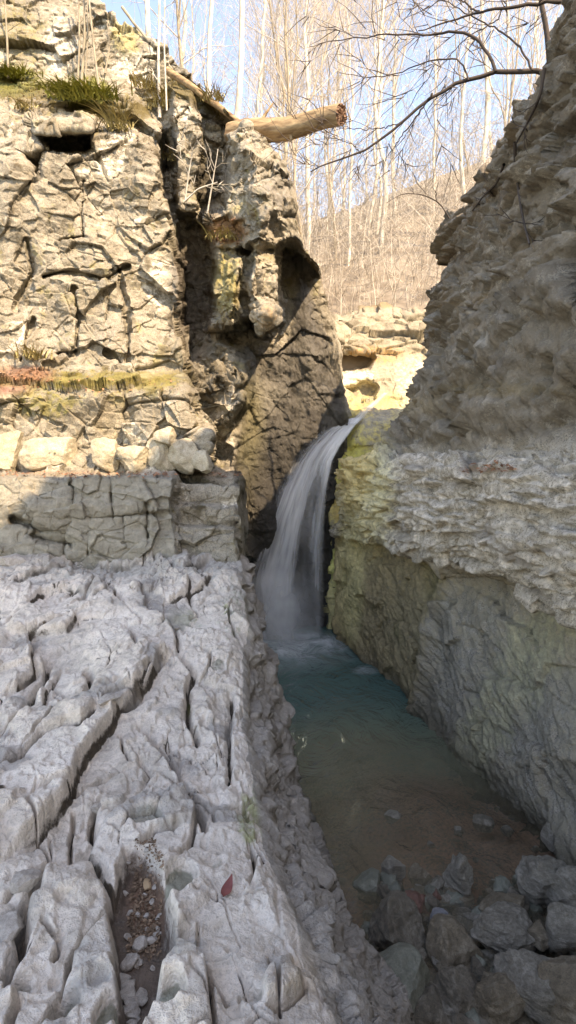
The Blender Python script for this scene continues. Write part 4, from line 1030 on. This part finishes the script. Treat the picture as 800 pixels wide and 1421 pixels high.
# loose stones on the ledge
for k, (px, py, wp, hp, lab) in enumerate([(36,1208,40,56,'rounded grey stone wedged in the wide crack at the left edge'), (14,1258,50,60,'flat pale stone below the rounded wedged stone'), (18,785,56,46,'grey layered block on the ledge beside the step'), (152,988,38,26,'angular block broken from the long riser'),
      (108,1082,18,40,'thin dark splinter stuck in the crack below the riser'), (136,1105,14,34,'narrow stone upright in the short crack'), (246,862,16,12,'small loose stone by the right end of the riser')]):
    x, y = on_ledge(px, py); z = ledge_z(x, y); s = y/F
    stone('loose_stone', lab, 'stone', (x, y, z+.01), (wp*s, hp*s*.8, min(hp*s*.45, .2)), (.1, .1*(-1)**k, .3*k), M['pale_s'] if k != 4 else M['grey_b'], 200+k, 'loose stones on the ledge', rough=.05, round_=.5)
for k in range(46):
    t = rng.uniform(0, 1); py = 1168+t**.7*262; cx = np.interp(py, [1160, 1200, 1260, 1330, 1380, 1440], [188, 192, 202, 198, 188, 180]); px = cx+rng.uniform(-1, 1)*np.interp(py, [1160, 1250, 1330, 1430], [10, 26, 24, 9])
    x, y = on_ledge(px, py); z = ledge_z(x, y); s = rng.uniform(.012, .045)*(1.3 if py > 1310 or py < 1190 else .7)
    x *= 1.12; y *= 1.12
    stone('pebble', 'grey pebble lying in the soil-filled channel of the ledge', 'pebble', (x, y, ledge_z(x, y)+s*.25), (s*1.3, s, s*.7), tuple(rng.uniform(-.6, .6, 3)), M['pale_s'], 1200+k, 'pebbles in the channel', sub=10, rough=.03, round_=.85)
x, y = on_ledge(204, 1240); stone('tan_pebble', 'single tan pebble on the dead leaves of the channel', 'pebble', (x*1.12, y*1.12, ledge_z(x*1.12, y*1.12)+.02), (.05, .065, .03), (.2, .2, .3), simple_mat('tan_stone', (.34, .22, .12), (.45, .31, .19)), 3333, sub=12, round_=.9, rough=.02)
M['mulch'] = simple_mat('leaf_crumbs', (.13, .085, .055), (.30, .20, .135), .85, 9., rnd=.5)
def channel_litter():
    mb = MB(); rng = np.random.RandomState(8)
    for k in range(1100):
        py = rng.uniform(1205, 1335); px = np.interp(py, [1200, 1250, 1335], [200, 205, 200])+rng.uniform(-1, 1)*np.interp(py, [1200, 1250, 1335], [10, 24, 22])
        x, y = on_ledge(px, py); x *= 1.12; y *= 1.12; z = ledge_z(x, y)+rng.uniform(.003, .012)
        a = rng.uniform(0, 6.28); up = np.array([rng.normal(0, .35), rng.normal(0, .35), 1]); up /= np.linalg.norm(up); d = np.cross(up, [math.cos(a), math.sin(a), 0]); l = rng.uniform(.007, .022); mb.leaf((x, y, z), d, up, l, l*.55)
    o = mb.build('leaf_mulch', M['mulch'], smooth=False); tag(o, 'brown leaf crumbs in the channel of the ledge', 'leaves', kind='stuff')
channel_litter()
def red_leaf():
    x, y = on_ledge(316, 1218); z = ledge_z(x, y)+.012; n = 9; V = []
    for i in range(n):
        t = i/(n-1); w_ = .021*math.sin(math.pi*min(1, t**.8*1.0))*(1-.15*t)+.0005
        for s in (-1, 0, 1): V.append((s*w_, (t-.5)*.10, .006*abs(s)+.012*(t-.5)**2*4))
    Fq = [[3*i+j, 3*i+j+1, 3*i+j+4, 3*i+j+3] for i in range(n-1) for j in (0, 1)]
    o = mesh_np('fallen_leaf', V, Fq, M['redleaf']); o.location = (x, y, z); o.rotation_euler = (.15, .1, -.25); tag(o, 'single dark red fallen leaf on the white ledge', 'leaf')
red_leaf()

# ================================================================ tree leaning in from the right cliff top
def boughs():
    root = empty('overhanging_tree', W(840, 130, 5.4))
    o = np.array(root.location); rng = np.random.RandomState(4)
    def P(pts, D0, D1): return [np.array(W(x, y, D0+(D1-D0)*i/(len(pts)-1)))-o for i, (x, y) in enumerate(pts)]
    def ref(p, n=24):
        p = np.array(p); t = np.linspace(0, len(p)-1, n); Q = np.stack([np.interp(t, np.arange(len(p)), p[:, c]) for c in range(3)], -1)
        for _ in range(3): Q[1:-1] = (Q[:-2]+2*Q[1:-1]+Q[2:])/4
        return Q+rng.normal(0, .006, Q.shape)
    B = [([(850,135),(800,108),(740,98),(690,97),(650,110),(600,130),(560,170),(510,212),(460,222),(430,238)], .030, .006, 5.4, 6.2),
         ([(690,97),(670,62),(650,43),(615,46),(590,50),(545,46),(500,52),(440,60)], .018, .004, 5.5, 6.0),
         ([(860,-10),(800,0),(750,5),(700,10),(665,16),(620,30),(580,44)], .024, .005, 5.4, 5.8),
         ([(600,130),(580,160),(556,190),(540,215)], .011, .003, 5.8, 6.1), ([(650,110),(640,80),(600,82),(560,100),(520,108),(470,100)], .010, .003, 5.7, 6.2),
         ([(740,98),(720,60),(690,40),(650,20),(610,-5)], .012, .004, 5.5, 5.8), ([(560,170),(520,180),(470,178)], .007, .003, 6.0, 6.2),
         ([(665,16),(640,0),(600,-20)], .010, .003, 5.7, 5.9), ([(500,212),(490,200),(450,190)], .006, .003, 6.1, 6.3), ([(700,10),(690,30),(640,56),(600,110)], .007, .003, 5.6, 5.9)]
    for k, (pts, r0, r1, D0, D1) in enumerate(B):
        Q = ref(P(pts, D0, D1)); mb = MB(); mb.tube(Q, np.linspace(r0, r1, len(Q)), 6)
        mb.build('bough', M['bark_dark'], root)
        tw = MB()
        for q in range(10 if k < 3 else 5):
            i = rng.randint(5, len(Q)-1); d = Q[i]-Q[i-1]; d /= np.linalg.norm(d); s = rng.normal(0, 1, 3)*np.array([1, .5, 1]); s -= d*(s@d); s /= np.linalg.norm(s)
            grow(tw, Q[i], d*.8+s*.6, rng.uniform(.3, .9), max(r1*.7, .0035), 2, rng, 4, R(35), up=.1)
        tw.build('crown_twigs', M['bark_dark'], root)  # side twigs of this bough
    tag(root, 'dark bare boughs reaching in over the right cliff brow against the sky', 'tree')
boughs()
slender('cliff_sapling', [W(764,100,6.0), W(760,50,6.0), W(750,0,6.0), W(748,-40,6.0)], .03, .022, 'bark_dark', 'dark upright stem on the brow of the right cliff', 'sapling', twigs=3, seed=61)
slender('arching_twig', [W(632,318,8.6), W(612,282,8.5), W(588,270,8.4), W(560,268,8.3), W(536,282,8.2)], .012, .004, 'bark_dark', 'thin twig arching out from the right cliff below the boughs', 'branch', twigs=3, seed=62, tl=.25)
for k, (pts, lab) in enumerate([([(715,205),(722,240),(728,300),(740,345)], 'long bare root hanging down the brow of the right cliff'), ([(700,230),(690,262),(672,275),(655,300)], 'crooked root clinging to the step of the right cliff brow'), ([(760,100),(752,140),(736,170),(722,205)], 'root running down below the dark upright stem')]):
    P_ = [hit_px('right_cliff', *p)+np.array([-.04, -.03, .02]) for p in pts]
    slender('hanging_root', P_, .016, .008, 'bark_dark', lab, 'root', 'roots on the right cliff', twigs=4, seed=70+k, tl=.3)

# ================================================================ water
def water_mat():
    m, nt, ns, L = nodes('pool_water'); out = ns.new('ShaderNodeOutputMaterial')
    at = nd(ns, 'ShaderNodeAttribute', attribute_name='depth'); fo = nd(ns, 'ShaderNodeAttribute', attribute_name='foam')
    tc = ns.new('ShaderNodeTexCoord'); mp = ns.new('ShaderNodeMapping'); mp.inputs['Scale'].default_value = (1, .55, 1); L.new(tc.outputs['Object'], mp.inputs[0])
    nz = nd(ns, 'ShaderNodeTexNoise', Scale=2.6, Detail=5., Roughness=.6, Distortion=1.2); L.new(mp.outputs[0], nz.inputs['Vector'])
    # turbid body colour by the depth of the water
    rc = ramp(ns, [(0., (.33, .245, .165)), (.25, (.27, .265, .175)), (.55, (.17, .215, .155)), (.95, (.085, .165, .145))])
    md = nd(ns, 'ShaderNodeMath', operation='MULTIPLY'); md.inputs[1].default_value = .5; L.new(at.outputs['Fac'], md.inputs[0]); L.new(md.outputs[0], rc.inputs[0])
    df = ns.new('ShaderNodeBsdfDiffuse'); L.new(rc.outputs[0], df.inputs[0])
    tr = ns.new('ShaderNodeBsdfTransparent'); tr.inputs[0].default_value = (.93, .92, .87, 1)
    ex = nd(ns, 'ShaderNodeMath', operation='MULTIPLY'); ex.inputs[1].default_value = -1.3; L.new(at.outputs['Fac'], ex.inputs[0])
    e2 = nd(ns, 'ShaderNodeMath', operation='EXPONENT'); L.new(ex.outputs[0], e2.inputs[0])
    mx = ns.new('ShaderNodeMixShader'); L.new(e2.outputs[0], mx.inputs[0]); L.new(df.outputs[0], mx.inputs[1]); L.new(tr.outputs[0], mx.inputs[2])
    wf = ns.new('ShaderNodeBsdfDiffuse'); wf.inputs[0].default_value = (.78, .82, .83, 1)
    fm = ns.new('ShaderNodeMixShader'); fk = nd(ns, 'ShaderNodeMath', operation='MULTIPLY', use_clamp=True); L.new(fo.outputs['Fac'], fk.inputs[0])
    fr = nd(ns, 'ShaderNodeMapRange'); fr.inputs[1].default_value = .35; fr.inputs[2].default_value = .7; fr.inputs[3].default_value = .25; fr.inputs[4].default_value = 1.; L.new(nz.outputs[0], fr.inputs[0]); L.new(fr.outputs[0], fk.inputs[1])
    L.new(fk.outputs[0], fm.inputs[0]); L.new(mx.outputs[0], fm.inputs[1]); L.new(wf.outputs[0], fm.inputs[2])
    gl = ns.new('ShaderNodeBsdfGlossy'); gl.inputs['Roughness'].default_value = .15
    bp = nd(ns, 'ShaderNodeBump'); bp.inputs['Strength'].default_value = 1.; bp.inputs['Distance'].default_value = .16; L.new(nz.outputs[0], bp.inputs['Height']); L.new(bp.outputs[0], gl.inputs['Normal'])
    fz = nd(ns, 'ShaderNodeFresnel'); fz.inputs[0].default_value = 1.33; L.new(bp.outputs[0], fz.inputs['Normal'])
    ms = ns.new('ShaderNodeMixShader'); L.new(fz.outputs[0], ms.inputs[0]); L.new(fm.outputs[0], ms.inputs[1]); L.new(gl.outputs[0], ms.inputs[2])
    L.new(ms.outputs[0], out.inputs[0]); return m
def build_pool():
    x = np.linspace(-1.3, 2.9, 220); y = np.linspace(2.5, 11.3, 320); X, Y = np.meshgrid(x, y); P = np.stack([X, Y, X*0+WATER], -1)
    P[..., 2] += .008*fbm(P*np.array([2.2, 1.5, 0]), 3, 5)+.02*fbm(P*np.array([3, 3, 0]), 2, 6)*sstep(8.5, 10., Y)
    dep = np.maximum(WATER-bed_z(X, Y)-.10*fbm(np.stack([X, Y, X*0], -1)*1.5, 4, 3), 0)+1.7*sstep(5., 8.8, Y+.4*noise(np.stack([X, Y, X*0], -1), 12))
    n = fbm(np.stack([X*1.5, Y*2.2, X*0], -1), 4, 7); qx, qy = pxpy(P)
    f = ell(qx, qy, 405, 893, 62, 16, .5)*1.0+ell(qx, qy, 395, 905, 90, 22, .6)*.35+ell(qx, qy, 508, 930, 16, 5, .6)*.5
    f += .10*sstep(.2, .6, n)*sstep(6, 8, Y)
    o = mesh_np('pool_water', P, grid_faces(*P.shape[:2]), water_mat(), attrs={'depth': dep.ravel(), 'foam': np.clip(f, 0, 1).ravel()}); tag(o, kind='structure')
build_pool()

def fall_mat(name, k):
    m, nt, ns, L = nodes(name); out = ns.new('ShaderNodeOutputMaterial')
    at = nd(ns, 'ShaderNodeAttribute', attribute_name='veil'); df = ns.new('ShaderNodeBsdfDiffuse'); df.inputs[0].default_value = (.86, .87, .88, 1)
    tl = ns.new('ShaderNodeBsdfTranslucent'); tl.inputs[0].default_value = (.80, .82, .84, 1); a = ns.new('ShaderNodeMixShader'); a.inputs[0].default_value = .4
    L.new(df.outputs[0], a.inputs[1]); L.new(tl.outputs[0], a.inputs[2]); t = ns.new('ShaderNodeBsdfTransparent'); mx = ns.new('ShaderNodeMixShader')
    L.new(at.outputs['Fac'], mx.inputs[0]); L.new(t.outputs[0], mx.inputs[1]); L.new(a.outputs[0], mx.inputs[2]); L.new(mx.outputs[0], out.inputs[0]); return m
def build_fall():
    root = empty('waterfall', W(410, 893, 10.3)); o = np.array(root.location)
    ys = [580, 584, 590, 600, 620, 640, 680, 720, 760, 795, 812, 850, 885, 900]
    Lf = [486, 474, 460, 442, 420, 404, 383, 366, 350, 336, 331, 334, 344, 348]; Rt = [503, 500, 495, 488, 474, 464, 456, 452, 451, 452, 452, 451, 451, 452]
    Dp = [11.15, 11.0, 10.9, 10.75, 10.6, 10.5, 10.4, 10.33, 10.28, 10.22, 10.2, 10.18, 10.15, 10.15]
    for layer in range(3):
        nv, nu = 260, 110; v = np.linspace(580, 898, nv)[:, None]; u = np.linspace(0, 1, nu)[None]
        l = np.interp(v, ys, Lf); r = np.interp(v, ys, Rt); px = l+(r-l)*u; D = np.interp(v, ys, Dp)-.16*np.sin(u*math.pi)*sstep(600, 700, v)+.13*layer
        st = np.stack([u*9+0*v, (v-580)/90+0*u, 0*u+0*v+layer*5], -1); s1 = fbm(st, 4, 21+layer); st2 = np.stack([u*30+0*v, (v-580)/120+0*u, 0*u+0*v+layer*5], -1); s2 = fbm(st2, 3, 31+layer)
        D = D+.05*s1
        P = np.stack([(px-400)/F*D, D+0*px, (EYE-v)/F*D+0*px], -1)-o
        e = sstep(-.02, .36, u+.16*s2)*sstep(1, .88, u-.05*s2)
        a = .50+.62*s1+.25*s2
        a = a+.75*sstep(.50, .95, u)*sstep(700, 600, v)*sstep(1.0, .95, u)+.6*sstep(600, 586, v)          # the thick strand over the lip
        a = a-.42*np.exp(-((u-np.interp(v, [600, 650, 720, 800, 900], [.75, .74, .72, .70, .72]))/.12)**2)*sstep(610, 640, v)          # the thin dark gap
        a = a+.50*sstep(785, 815, v)*sstep(.62, .45, u)+.25*sstep(.45, .1, u)*sstep(640, 700, v)*sstep(800, 760, v)*.6
        a = a-.30*sstep(.55, .7, u)*sstep(730, 800, v)
        a = np.clip(a, 0.02, .95)*e*(.72 if layer else .85)
        a = a*sstep(900, 880, v)*.6+a*.4
        mesh_np('water_veil', P, grid_faces(nv, nu), M.setdefault('fall', fall_mat('falling_water', 1)), root, attrs={'veil': a.ravel().astype(np.float32)})
    # spray around the foot
    for layer in range(3):
        nv, nu = 90, 60; v = np.linspace(770, 899, nv)[:, None]; u = np.linspace(0, 1, nu)[None]; px = 318+130*u+0*v; D = 10.05-.14*layer+.10*np.sin(u*5+layer)
        P = np.stack([(px-400)/F*D+0*v, D+0*v, (EYE-v)/F*D+0*u], -1)-o
        a = .55*np.exp(-((px-378-8*layer)/34)**2-((v-868+10*layer)/46)**2)*(.75+.6*fbm(np.stack([px/16+layer*9, v/26+0*u, 0*u*v], -1), 3, 51+layer))
        a = a*sstep(0, .12, u)*sstep(1, .88, u)*sstep(770, 800, v)
        mesh_np('spray', P, grid_faces(nv, nu), M['fall'], root, attrs={'veil': np.clip(a, 0, 1).ravel().astype(np.float32)})
    # thin sheet running down the yellow chute to the lip
    mb_y = [545, 555, 566, 574, 582, 588]; xl = [532, 520, 506, 496, 486, 478]; xr = [540, 530, 520, 512, 505, 498]; dd = [12.2, 11.95, 11.6, 11.35, 11.1, 10.95]
    v = np.linspace(545, 588, 50)[:, None]; u = np.linspace(0, 1, 24)[None]; px = np.interp(v, mb_y, xl)*(1-u)+np.interp(v, mb_y, xr)*u; D = np.interp(v, mb_y, dd)-.12
    P = np.stack([(px-400)/F*D, D+0*px, (EYE-v)/F*D+0*px], -1)-o
    a = np.clip(.45+.5*fbm(np.stack([u*6+0*v, v/20+0*u, 0*u*v], -1), 3, 3), 0, .8)*np.sin(u*math.pi)
    mesh_np('lip_flow', P, grid_faces(50, 24), M['fall'], root, attrs={'veil': a.ravel().astype(np.float32)})
    tag(root, 'silky white waterfall pouring from the yellow chute into the pool', 'waterfall')
build_fall()
# ================================================================ light and camera
w = bpy.data.worlds.new('World'); SC.world = w; w.use_nodes = True
nt = w.node_tree; bg = nt.nodes['Background']
sky = nt.nodes.new('ShaderNodeTexSky'); sky.sky_type = 'NISHITA'; sky.sun_disc = False
SUN = np.array([.57, -.82, 0]); EL = R(42)
sky.sun_elevation = EL; sky.sun_rotation = math.atan2(SUN[0], SUN[1])
sky.air_density = .9; sky.dust_density = .6; sky.ozone_density = 4.
nt.links.new(sky.outputs[0], bg.inputs[0]); bg.inputs[1].default_value = .15
ld = bpy.data.lights.new('sun', 'SUN'); ld.energy = 2.0; ld.angle = R(.5); ld.color = (1, .94, .84)
lo = bpy.data.objects.new('sun', ld); COL.objects.link(lo)
from mathutils import Vector
dv = Vector((SUN[0]*math.cos(EL), SUN[1]*math.cos(EL), math.sin(EL)))
lo.rotation_euler = dv.to_track_quat('Z', 'Y').to_euler(); lo.location = (6, -6, 9)

cd = bpy.data.cameras.new('camera'); cam = bpy.data.objects.new('camera', cd); COL.objects.link(cam); SC.camera = cam
cam.location = (0, 0, 0); cam.rotation_euler = (R(90), 0, 0)
cd.sensor_fit = 'VERTICAL'; cd.sensor_height = 24; cd.lens = 24*F/1421
cd.shift_y = -(710.5-EYE)/1421
cd.clip_start = .05; cd.clip_end = 2000
SC.view_settings.view_transform = 'Standard'; SC.view_settings.look = 'None'; SC.view_settings.gamma = 1
SC.view_settings.exposure = 2.32
SC.cycles.use_denoising = True
SC.cycles.max_bounces = 8; SC.cycles.diffuse_bounces = 4; SC.cycles.transparent_max_bounces = 24
SC.cycles.caustics_reflective = False; SC.cycles.caustics_refractive = False
SC.view_settings.use_white_balance = True; SC.view_settings.white_balance_temperature = 10000; SC.view_settings.white_balance_tint = 16
